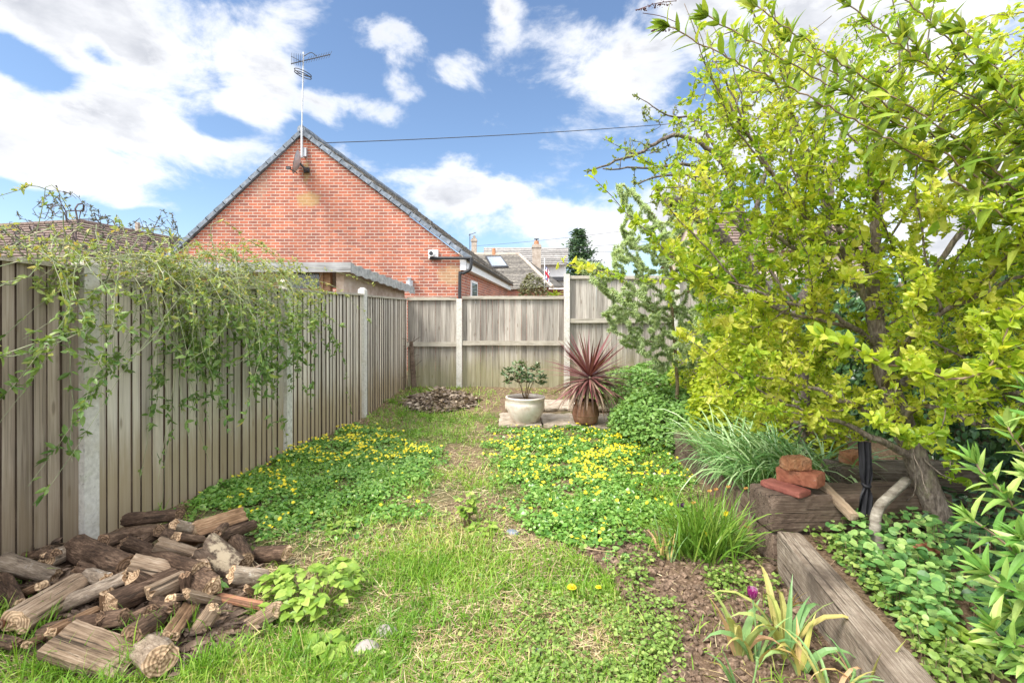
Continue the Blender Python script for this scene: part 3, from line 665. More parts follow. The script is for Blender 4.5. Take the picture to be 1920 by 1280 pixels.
for k in range(-4, 5):
    for s in (-1, 1):
        a_ = wc + np.array([k * .06 - .05 * s, -.046, -.11]); b2 = wc + np.array([k * .06 + .05 * s, -.046, .11]); tubes(mb, np.stack([a_, b2]), .004, 4)
gr = mb.build('glazing_bar', M_STEEL, None, origin=np.array(shed.location)); gr.parent = wn; gr.location = (0, 0, 0)

# ---------------------------------------------------------------- farther houses
M_BROWNROOF = mat_stuff('brown_roof', [(0, (.09,.062,.052)), (.5, (.16,.115,.095)), (1, (.23,.175,.145))], ns=12, rnd=.2)
M_PEBROOF = mat_stuff('mossy_roof', [(0, (.09,.08,.07)), (.5, (.17,.155,.135)), (1, (.3,.27,.22))], ns=6, rnd=.25, over=[((.4,.37,.3), 5, .62, .74)])
M_GREYROOF = mat_stuff('grey_roof', [(0, (.16,.15,.14)), (.5, (.25,.235,.22)), (1, (.34,.325,.3))], ns=5, rnd=.25)
M_CHIM = mat_stuff('chimney_render', [(0, (.28,.22,.17)), (.5, (.4,.34,.28)), (1, (.5,.44,.37))], ns=5)
M_TERRA = mat_stuff('terracotta', [(0, (.26,.11,.055)), (.5, (.4,.18,.09)), (1, (.5,.27,.16))], ns=10)
M_RENDERW = mat_stuff('white_render', [(0, (.8,.8,.79)), (1, (.88,.88,.87))], ns=4, bump=.1)
M_FARBRICK = mat_brick('far_brick', (0, 2), mort=(.36,.28,.23))
def tiled(mb, a, b, c, e, n, r, t=.05):
    """Courses of tile between ridge a-b and eave e-c."""
    a, b, c, e = map(lambda v: np.array(v, float), (a, b, c, e)); nrm = unit(np.cross(b - a, e - a)); nrm = nrm if nrm[2] > 0 else -nrm
    for i in range(n):
        f0, f1 = i / n, (i + 1.12) / n; f1 = min(f1, 1.0)
        p0, p1, p2, p3 = a + (e - a) * f0, b + (c - b) * f0, b + (c - b) * f1, a + (e - a) * f1
        hexa(mb, [p0 - nrm * t, p1 - nrm * t, p2, p3, p0, p1, p2 + nrm * t, p3 + nrm * t], 0, r.random())
r = np.random.default_rng(9)
# brown roof low at the side, behind the shrub
hb = thing('tiled_bungalow', 'brown tiled bungalow roof showing above the climber', 'house', (-15, 22, 0))
mb = MB(); R0, R1, E0, E1 = P(150, 416, 20), P(420, 466, 27), P(100, 545, 15), P(470, 545, 24)
L0 = P(-330, 470, 20); 
tiled(mb, R0, R1, E1, E0 + np.array([.6, 0, 0]), 22, r); tiled(mb, L0 + np.array([0, 0, .6]), R0, E0 + np.array([.6, 0, 0]), P(-480, 545, 15), 22, r); mb.build('roof', M_BROWNROOF, hb)
mb = MB(); tubes(mb, np.stack([R0, R1]), .12, 8); tubes(mb, np.stack([L0 + np.array([0, 0, .6]), R0]), .12, 8); mb.build('ridge_tile', M_BROWNROOF, hb)
mb = MB(); box(mb, P(258, 425, 22), (.14, .14, .4)); mb.build('vent_pipe', M_CHIM, hb)
mb = MB(); zt = E0[2]; prism(mb, [(P(-470, 545, 15.3)[0], 15.3, 0), (E0[0] + .3, 15.3, 0), (E1[0] - .3, 24, 0), (P(-470, 545, 15.3)[0], 24, 0)], (0, 0, zt)); mb.build('wall', M_FARBRICK, hb)
# mossy hipped roof with a skylight
hc = thing('hipped_house', 'low house with mossy brown hipped roof and a skylight', 'house', (.5, 33, 0))
mb = MB(); a, b2, c, e = P(840, 477, 33), P(974, 477, 33), P(1036, 538, 28), P(850, 550, 28)
tiled(mb, a, b2, c, e, 26, r, .03); hipb = P(1060, 538, 37); tiled(mb, b2, b2 + np.array([0, .05, 0]), hipb, c, 26, r, .03); mb.build('roof', M_PEBROOF, hc)
mb = MB(); tubes(mb, np.stack([b2, c]), .11, 8); tubes(mb, np.stack([a, b2]), .11, 8); mb.build('ridge_tile', M_CHIM, hc)
mb = MB(); prism(mb, [(e[0], 28.2, 0), (c[0] - .2, 28.2, 0), (c[0] + .2, 37, 0), (e[0], 37, 0)], (0, 0, c[2])); mb.build('wall', M_FARBRICK, hc)
def on_roof(u, v, lift=0):
    p = a * (1 - u) * (1 - v) + b2 * u * (1 - v) + c * u * v + e * (1 - u) * v; nrm = unit(np.cross(b2 - a, e - a)); nrm = nrm if nrm[2] > 0 else -nrm
    return p + nrm * lift
def roofquad(mb, u0, u1, v0, v1, l0, l1):
    hexa(mb, [on_roof(u0, v1, l0), on_roof(u1, v1, l0), on_roof(u1, v0, l0), on_roof(u0, v0, l0), on_roof(u0, v1, l1), on_roof(u1, v1, l1), on_roof(u1, v0, l1), on_roof(u0, v0, l1)])
mb = MB(); roofquad(mb, .50, .71, .1, .44, .0, .12); sk = mb.build('skylight', M_DARKMETAL, hc)
M_SKYG, nt, b = newmat('skylight_glass'); b.inputs['Base Color'].default_value = (.5,.55,.6,1); b.inputs['Roughness'].default_value = .08; b.inputs['Metallic'].default_value = .6
mb = MB(); roofquad(mb, .515, .695, .14, .41, .05, .135); pn = mb.build('pane', M_SKYG, None, origin=np.array(hc.location)); pn.parent = sk; pn.location = (0, 0, 0)
mb = MB(); c_ = P(926, 478, 33.0); tubes(mb, np.stack([c_ - np.array([0, 0, .1]), c_ + np.array([0, 0, .45])]), [[.17, .1]], 10); mb.build('chimney_pot', M_TERRA, hc)
mb = MB(); cb = P(889, 470, 34); box(mb, cb + np.array([0, 0, .1]), (.36, .36, 1.5)); box(mb, cb + np.array([0, 0, .7]), (.44, .44, .12)); tubes(mb, np.stack([cb + np.array([0, 0, .76]), cb + np.array([0, 0, 1.05])]), .1, 10); mb.build('chimney', M_CHIM, hc)
mb = MB(); p0 = P(881, 468, 33.8); tubes(mb, np.stack([p0, P(881, 438, 33.8)]), .025, 5); tubes(mb, np.stack([P(879, 441, 33.6), P(892, 436, 34.2)]), .02, 5)
for k in np.linspace(0, 1, 6): q_ = P(880 + 12 * k, 440 - 4 * k, 33.7 + .5 * k); tubes(mb, np.stack([q_ - np.array([0, .2, .05]), q_ + np.array([0, .2, .05])]), .01, 4)
mb.build('roof_aerial', M_DARKMETAL, hc)
# two storey house behind with a grey roof and white wall
hd = thing('white_walled_house', 'far house with grey tiled roof, white upper wall and tall chimney', 'house', (2, 44, 0))
mb = MB(); tiled(mb, P(907, 464, 42), P(1066, 464, 42), P(1064, 497, 38), P(907, 497, 38), 9, r, .05); mb.build('roof', M_GREYROOF, hd)
mb = MB(); box(mb, (P(986, 500, 38.6)[0], 38.9, P(0, 498, 38.6)[2] / 2 + .8), (6.45, .5, P(0, 498, 38.6)[2] - 1.6 + .1)); box(mb, (P(986, 500, 42)[0], 42, 2.8), (6.4, 5.6, 5.4)); mb.build('wall', M_RENDERW, hd)
mb = MB(); box(mb, P(1036, 524, 36.5), (2.3, 1.6, .28)); mb.build('porch_roof', M_DARKMETAL, hd)
mb = MB(); q_ = P(1038, 552, 36.9); box(mb, (q_[0], q_[1], 1.9), (2.0, 1.0, 3.9)); mb.build('porch_wall', M_FARBRICK, hd)
mb = MB(); q_ = P(1038, 534, 36.35); box(mb, q_, (1.9, .1, .45)); mb.build('white_band', M_RENDERW, hd)
mb = MB(); q_ = P(1006, 480, 36); box(mb, q_ + np.array([0, 0, -.1]), (.62, .62, 1.9)); box(mb, q_ + np.array([0, 0, .66]), (.72, .72, .14)); ch = mb.build('chimney', M_CHIM, hd)
mb = MB(); q_ = P(1006, 459, 36); tubes(mb, np.stack([q_ - np.array([0, 0, .1]), q_ + np.array([0, 0, .3])]), [[.22, .16]], 12); pt_ = mb.build('chimney_pot', M_TERRA, None, origin=np.array(hd.location)); pt_.parent = ch; pt_.location = (0, 0, 0)
mb = MB(); tubes(mb, np.stack([q_ + np.array([0, 0, .3]), q_ + np.array([0, 0, .42])]), .05, 6); tubes(mb, np.stack([q_ + np.array([0, 0, .4]), q_ + np.array([0, 0, .44])]), .2, 10); cw = mb.build('cowl', M_DARKMETAL, None, origin=np.array(hd.location)); cw.parent = ch; cw.location = (0, 0, 0)
# small union flag drooping from a pole
fl = thing('flag', 'small red white and blue flag drooping on its pole above the fence', 'flag', tuple(P(1022, 530, 24)))
M_FR, M_FW, M_FB = mat_plain('flag_red', (.6,.03,.06), .8), mat_plain('flag_white', (.8,.8,.8), .8), mat_plain('flag_blue', (.04,.08,.35), .8)
mb = MB(); tubes(mb, np.stack([P(1021, 545, 24), P(1021, 484, 24)]), .025, 6); mb.build('pole', M_WHITE, fl)
mb = MB(); nu, nv = 9, 12; V = []
for v_ in range(nv):
    for u_ in range(nu):
        V.append(P(1021, 497 + 25 * v_ / (nv - 1) + 3 * u_ / nu, 24) + np.array([.03 + .028 * u_ + .02 * math.sin(v_ * .9), .06 * math.sin(u_ * 1.9), -.03 * u_]))
V = np.array(V); V2 = np.concatenate([V, V + np.array([0, .006, 0])]); q = []; mi = []
for v_ in range(nv - 1):
    for u_ in range(nu - 1):
        i = v_ * nu + u_; cross = abs(v_ - 5) <= 1 or abs(u_ - 4) <= 0; dg = abs(abs(v_ - 5) / 5.5 - abs(u_ - 3.5) / 4) < .16; wh = abs(v_ - 5) <= 2 or abs(u_ - 4) <= 1
        k = 0 if cross else 1 if (wh or dg) else 2
        q += [(i, i + 1, i + nu + 1, i + nu), tuple(np.array((i + nu, i + nu + 1, i + 1, i)) + len(V))]; mi += [k, k]
mb.add(V2, [np.array(q)], np.array(mi)); mb.build('cloth', [M_FR, M_FW, M_FB], fl)
# beige gable seen through the tree
hn = thing('beige_house', 'pale beige house half hidden behind the leafy tree and tall fence', 'house', (11, 22, 0))
mb = MB(); box(mb, (11.2, 22, 2.2), (6, 6, 4.4)); mb.build('wall', mat_stuff('beige', [(0, (.5,.4,.33)), (1, (.6,.5,.43))], ns=3, bump=.1), hn)
mb = MB(); tiled(mb, (8, 22, 6.4), (14.4, 22, 6.4), (14.6, 18.7, 4.2), (7.8, 18.7, 4.2), 14, r); tiled(mb, (14.4, 22, 6.4), (8, 22, 6.4), (7.8, 25.3, 4.2), (14.6, 25.3, 4.2), 14, r); mb.build('roof', M_BROWNROOF, hn)
mb = MB(); prism(mb, [(8.2, 19.1, 4.4), (8.2, 24.9, 4.4), (8.2, 22, 6.3)], (5.9, 0, 0)); mb.build('gable', bpy.data.materials['beige'], hn)
# ---------------------------------------------------------------- sleepers, bricks, planks
M_SLEEPER = mat_split('sleeper', [(0, (.075,.055,.04)), (.45, (.19,.15,.115)), (1, (.38,.33,.27))], axis=0, fine=70, bump=.8, crack=.9, st=.05, over=[((.06,.045,.035), 2.2, .52, .72)])
M_SLEEPER_D = mat_split('old_sleeper', [(0, (.045,.03,.022)), (.5, (.14,.098,.073)), (1, (.28,.22,.17))], axis=0, fine=70, bump=.8, crack=.95, st=.06)
M_BATTEN = mat_split('batten', [(0, (.22,.15,.1)), (.5, (.34,.25,.17)), (1, (.46,.37,.27))], axis=0, fine=30, crack=.2)
def rough_box(name, mat, size, loc, rot=(0, 0, 0), jit=.004, cuts=(12, 3, 3), bev=.008, seed=0, chip=0.0):
    """A worn block: every face finely divided, corners eased, surface uneven."""
    r = np.random.default_rng(seed); sx, sy, sz = size
    n = [max(2, c) for c in cuts]; gx, gy, gz_ = [np.linspace(-.5, .5, k + 1) for k in n]
    idx = {}; V = []; Fq = []
    def vid(i, j, k):
        key = (i, j, k)
        if key not in idx: idx[key] = len(V); V.append((gx[i], gy[j], gz_[k]))
        return idx[key]
    a, b, c = n
    for i in range(a):
        for j in range(b): Fq += [(vid(i, j, 0), vid(i, j + 1, 0), vid(i + 1, j + 1, 0), vid(i + 1, j, 0)), (vid(i, j, c), vid(i + 1, j, c), vid(i + 1, j + 1, c), vid(i, j + 1, c))]
    for i in range(a):
        for k in range(c): Fq += [(vid(i, 0, k), vid(i + 1, 0, k), vid(i + 1, 0, k + 1), vid(i, 0, k + 1)), (vid(i, b, k), vid(i, b, k + 1), vid(i + 1, b, k + 1), vid(i + 1, b, k))]
    for j in range(b):
        for k in range(c): Fq += [(vid(0, j, k), vid(0, j, k + 1), vid(0, j + 1, k + 1), vid(0, j + 1, k)), (vid(a, j, k), vid(a, j + 1, k), vid(a, j + 1, k + 1), vid(a, j, k + 1))]
    V = np.array(V); ext = (np.abs(np.abs(V) - .5) < 1e-6).sum(1)
    Vw = V * np.array(size)
    inset = np.where(ext >= 2, bev * np.where(ext == 3, 1.0, .6), 0)[:, None]
    Vw = Vw - np.sign(V) * (np.abs(np.abs(V) - .5) < 1e-6) * inset * (1 + r.normal(0, .2, (len(V), 1)))
    Vw = Vw + r.normal(0, jit, Vw.shape) * np.array([.6, 1, 1])
    if chip:
        for _ in range(5):
            cpt = np.sign(r.normal(size=3)) * np.array(size) / 2 * np.where(r.random(3) < .4, r.uniform(-1, 1, 3), 1); d_ = np.linalg.norm(Vw - cpt, axis=1); k = np.clip(1 - d_ / chip, 0, 1)[:, None]; Vw = Vw - unit(cpt + 1e-4) * k * chip * .55
    mb = MB(); mb.add(Vw, [np.array(Fq)], 0, r.random()); o = mb.build(name, mat, None, origin=(0, 0, 0)); o.location = loc; o.rotation_euler = rot
    return o
def between(p, q): d = np.array(q) - np.array(p); return (np.array(p) + q) / 2, np.linalg.norm(d), (0, -math.atan2(d[2], math.hypot(d[0], d[1])), math.atan2(d[1], d[0]))
def sleeper(p, q, h, w, mat, label, seed, zc, **k):
    c, L, rt = between(np.array([*p, zc]), np.array([*q, zc])); return tag(rough_box('railway_sleeper', mat, (L, w, h), c, rt, .0009, (70, 6, 9), .005, seed, .05), label, 'sleeper', 'old railway sleepers edging the raised bed')
sleeper((1.20, .55), (1.66, 2.88), .27, .135, M_SLEEPER, 'long pale weathered sleeper on edge running beside the dug soil bed', 1, .12)
sleeper((1.71, 2.98), (1.83, 4.15), .25, .12, M_SLEEPER_D, 'sleeper on edge behind the daffodils and hidden by their leaves', 2, .10)
sleeper((1.84, 4.2), (1.90, 5.52), .28, .14, M_SLEEPER_D, 'dark worn sleeper end standing beyond the arching silvery leaves', 3, .13)
def cross_sleeper(px, D, L, zc, h, w, mat, label, seed, ang=.04):
    x0 = (px - 960) / F * D; return tag(rough_box('railway_sleeper', mat, (L, w, h), (x0 + L / 2 * math.cos(ang), D + w / 2 + L / 2 * math.sin(ang), zc), (0, 0, ang), .0009, (40, 9, 9), .007, seed, .05), label, 'sleeper', 'old railway sleepers edging the raised bed')
cross_sleeper(1446, 2.93, 1.15, .33, .215, .27, M_SLEEPER_D, 'thick cracked sleeper lying crosswise under the stacked bricks', 4)
cross_sleeper(1449, 2.95, 1.1, .11, .2, .25, M_SLEEPER_D, 'lower crosswise sleeper beneath the one that carries the bricks', 5)
cross_sleeper(1578, 3.42, .95, .34, .26, .24, M_SLEEPER, 'short pale sleeper block carrying a single brick behind the brick stack', 6, -.05)
M_RED = mat_stuff('red_brick', [(0, (.2,.07,.042)), (.5, (.34,.125,.072)), (1, (.46,.22,.13))], ns=16, bump=.6, bd=.006, over=[((.55,.47,.42), 9, .64, .7), ((.13,.06,.04), 14, .6, .72)])
M_REDT = mat_stuff('dark_red_tile', [(0, (.2,.06,.045)), (1, (.33,.12,.09))], ns=12, bump=.4)
M_ORANGE = mat_stuff('orange_brick', [(0, (.24,.1,.05)), (.5, (.39,.18,.09)), (1, (.5,.29,.17))], ns=14, bump=.9, bd=.008, over=[((.1,.05,.03), 10, .58, .7)])
zt = .4375
q1 = P(1482, 926, 2.99)
tag(rough_box('brick', M_REDT, (.26, .125, .04), (q1[0], 3.05, zt + .019), (0, 0, 2.05), .0008, (14, 8, 4), .004, 1, .012), 'flat dark red paving brick at the bottom of the brick stack', 'brick')
q1 = P(1515, 915, 3.0)
tag(rough_box('brick', M_RED, (.245, .135, .088), (q1[0], 3.08, zt + .04 + .044), (0, .03, 2.2), .0009, (16, 10, 7), .004, 2, .018), 'whole red brick with a white mortar patch in the middle of the stack', 'brick')
q1 = P(1500, 885, 3.03)
tag(rough_box('brick', M_ORANGE, (.155, .11, .078), (q1[0], 3.08, zt + .04 + .088 + .039), (0, -.03, .1), .0016, (12, 9, 7), .005, 3, .03), 'broken orange half brick topping the stack on the thick sleeper', 'brick')
q1 = P(1600, 866, 3.5)
tag(rough_box('brick', M_ORANGE, (.2, .11, .09), (q1[0] + .03, 3.52, .47 + .045), (.1, 0, .25), .002, (14, 9, 7), .006, 4, .04), 'rough red brick standing alone on the pale sleeper block', 'brick')
q1 = P(1738, 1030, 2.6)
tag(rough_box('brick', M_RED, (.13, .08, .06), q1 - np.array([0, 0, .005]), (.3, .3, .5), .003, (7, 5, 4), .008, 5, .05), 'orange brick fragment lying among the round leaves under the tree', 'brick')
p0, p1 = np.array([*P(1538, 925, 3.12)[:2], .46]), P(1602, 970, 2.78); c, L, rt = between(p0, p1)
tag(rough_box('wood_batten', M_BATTEN, (L, .05, .05), c, rt, .001, (14, 3, 3), .004, 7), 'sawn timber batten sloping down off the thick sleeper beside the bricks', 'batten')
M_CLOTH = mat_stuff('black_cloth', [(0, (.006,.006,.008)), (1, (.02,.02,.025))], ns=10, rough=.55, bump=.4)
mb = MB(); ctr = smooth_path([P(1621, 828, 2.87), P(1625, 870, 2.86), P(1624, 906, 2.86), P(1622, 935, 2.85), P(1618, 966, 2.84)], 26)
for lay, (sh_, wk) in enumerate(((0, 1.0), (.02, .8))):
    m_ = 15; u_ = np.linspace(-1, 1, m_); t_ = np.linspace(0, 1, 26); wid = (.036 - .02 * np.exp(-((t_ - .54) / .1) ** 2) + .012 * np.clip(t_ - .6, 0, 1)) * wk
    Vc = ctr[:, None, :] + np.stack([u_[None] * wid[:, None] + sh_ * (t_[:, None] > .6) * (t_[:, None] - .6) * 2, .012 * np.sin(u_[None] * 6 + t_[:, None] * 5 + lay * 2) - .006 * lay, .008 * np.sin(u_[None] * 3 + lay) * t_[:, None] ** 2], -1)
    Vb = Vc + np.array([0, .003, 0]); q = np.array([(i * m_ + j, i * m_ + j + 1, (i + 1) * m_ + j + 1, (i + 1) * m_ + j) for i in range(25) for j in range(m_ - 1)])
    mb.add(np.concatenate([Vc.reshape(-1, 3), Vb.reshape(-1, 3)]), [np.concatenate([q, q[:, ::-1] + 26 * m_])])
tubes(mb, P(1624, 908, 2.86) + np.stack([np.cos(np.linspace(0, 6.28, 13)) * .016, np.sin(np.linspace(0, 6.28, 13)) * .018, .008 * np.sin(np.linspace(0, 6.28, 13))], -1), .011, 6)
tag(mb.build('knotted_cloth', M_CLOTH, smooth=True), 'black knotted cloth strip hanging from a low branch beside the bricks', 'cloth')
M_PALEBARK = mat_stuff('pale_bark', [(0, (.11,.09,.07)), (.5, (.22,.195,.16)), (1, (.36,.33,.28))], (1, 1, 4), ns=14, bump=.5, bd=.006)
mb = MB(); pb = smooth_path([P(1700, 900, 2.95), P(1668, 930, 2.85), P(1646, 955, 2.76), P(1641, 995, 2.7), P(1652, 1045, 2.7)], 16)
tubes(mb, pb, np.linspace(.026, .03, 16), 9); tag(mb.build('bent_branch', M_PALEBARK, smooth=True), 'smooth grey elbow shaped branch planted upright among round leaves', 'branch')

# ---------------------------------------------------------------- the log pile
M_BARKD = mat_split('dark_bark', [(0, (.016,.010,.007)), (.5, (.09,.056,.037)), (1, (.27,.18,.12))], axis=0, fine=42, bump=1.0, crack=.7, st=.4)
M_BARKP = mat_split('pale_bark_log', [(0, (.07,.05,.036)), (.5, (.26,.2,.145)), (1, (.48,.4,.31))], axis=0, fine=34, bump=1.0, crack=.55, st=.5, over=[((.5,.46,.4), 12, .6, .7)])
M_BARKPATCH = mat_split('patchy_bark', [(0, (.03,.022,.018)), (.5, (.1,.07,.05)), (1, (.2,.15,.11))], axis=0, fine=24, bump=1.0, st=.5, over=[((.36,.29,.2), 9, .5, .58)])
M_SPLITG = mat_split('split_grey', [(0, (.07,.044,.028)), (.5, (.29,.205,.135)), (1, (.54,.43,.32))], axis=0, fine=55, bump=1.0, crack=.85)
M_SPLITB = mat_split('split_brown', [(0, (.055,.03,.016)), (.5, (.22,.13,.072)), (1, (.42,.28,.17))], axis=0, fine=50, bump=.8, crack=.6)
M_SPLITR = mat_split('split_red', [(0, (.07,.03,.018)), (.5, (.22,.105,.06)), (1, (.38,.21,.13))], axis=0, fine=45, bump=.8, crack=.6)
M_ENDP = mat_ends('log_end', (.2,.125,.07), (.6,.43,.27))
M_ENDD = mat_ends('log_end_dark', (.07,.042,.026), (.28,.18,.11))
def log_section(kind, n=22):
    """Cross-section outline and which edges carry bark."""
    a = np.linspace(0, 2 * np.pi, n, endpoint=False)
    if kind == 'round': return np.stack([np.cos(a), np.sin(a)], -1), np.ones(n, bool)
    if kind == 'half':
        a = np.linspace(-.15, np.pi + .15, 11); p = np.stack([np.cos(a), np.sin(a) * 1.15 - .35], -1)
        f = np.stack([np.linspace(p[-1, 0], p[0, 0], 7)[1:-1], np.full(5, p[0, 1])], -1); return np.concatenate([p, f]), np.array([True] * 10 + [False] * 6)
    if kind == 'wedge':
        a = np.linspace(.5, np.pi - .5, 9); p = np.stack([np.cos(a) * 1.1, np.sin(a) * 1.25 - .3], -1); tip = np.array([.05, -1.0])
        s1 = p[-1] + (tip - p[-1]) * np.linspace(0, 1, 5)[1:, None]; s2 = tip + (p[0] - tip) * np.linspace(0, 1, 5)[1:-1, None]
        return np.concatenate([p, s1, s2]), np.array([True] * 8 + [False] * 8)
    p = np.array([(-1,-.6),(-.5,-.75),(0,-.7),(.55,-.72),(1,-.55),(1.05,0),(.85,.55),(.4,.72),(-.1,.62),(-.55,.75),(-.95,.5),(-1.1,0)]); return p, np.zeros(12, bool)
def make_log(p, q, rad, kind, mats, roll, label, seed, knob=False):
    r = np.random.default_rng(seed); sec, bark = log_section(kind); m_ = len(sec)
    p = p + np.array([0, 0, .018]); q = q + np.array([0, 0, .018]); c, L, rt = between(p, q); ns = 12; V = []
    sec = sec * (1 + (r.normal(0, .05, (m_, 1)) + .5 * np.roll(r.normal(0, .05, (m_, 1)), 1)) * (.75 if kind == 'round' else 1)) * np.array([1, r.uniform(.82, 1.08)]); cs, sn = math.cos(roll), math.sin(roll); sec = sec @ np.array([(cs, sn), (-sn, cs)])
    bow = r.normal(0, .06) * rad; t_ = r.uniform(.82, 1.0)
    for i in range(ns):
        t = i / (ns - 1); s = sec * rad * (1 + (t_ - 1) * t) * (1 + r.normal(0, .022, (m_, 1)))
        xo = (t - .5) * L + (r.normal(0, .006, m_) + sec[:, 1] * rad * r.normal(0, .05) if i in (0, ns - 1) else 0)
        V.append(np.stack([np.broadcast_to(xo, (m_,)), s[:, 0] + bow * math.sin(t * 3.1), s[:, 1]], -1))
    V = np.concatenate(V); j = np.arange(m_); jn = (j + 1) % m_
    mb = MB(); q_ = np.concatenate([np.stack([i * m_ + j, i * m_ + jn, (i + 1) * m_ + jn, (i + 1) * m_ + j], -1) for i in range(ns - 1)])
    rv = r.random(); mb.add(V, [q_], np.tile(np.where(bark, 0, 1), ns - 1), rv)
    for i, fl_ in ((0, True), (ns - 1, False)):
        ring = V[i * m_:(i + 1) * m_]; cc = ring.mean(0); inner = cc + (ring - cc) * .55; inner[:, 0] += r.normal(0, .005, m_)
        W_ = np.concatenate([ring, inner, cc[None]]); f4 = np.stack([j, jn, m_ + jn, m_ + j], -1); f3 = np.stack([m_ + j, m_ + jn, np.full(m_, 2 * m_)], -1)
        if fl_ : f4, f3 = f4[:, ::-1], f3[:, ::-1]
        mb.add(W_, [f4, f3], 2, rv)
    o = mb.build('log', mats, None, origin=(0, 0, 0), smooth='first'); o.location = c; o.rotation_euler = rt
    return tag(o, label, 'log', 'split logs in the firewood heap by the fence')
def Dp(px, py):
    k = np.clip((470 - px) / 150, 0, 1) * .17
    return (1.52 - .035 + k * 2.05) / ((py - HY) / F + k)
MT = {'D': [M_BARKD, M_SPLITB, M_ENDD], 'P': [M_BARKP, M_SPLITG, M_ENDP], 'X': [M_BARKPATCH, M_SPLITG, M_ENDD], 'G': [M_BARKD, M_SPLITG, M_ENDP], 'B': [M_BARKD, M_SPLITB, M_ENDP], 'R': [M_BARKD, M_SPLITR, M_ENDD]}
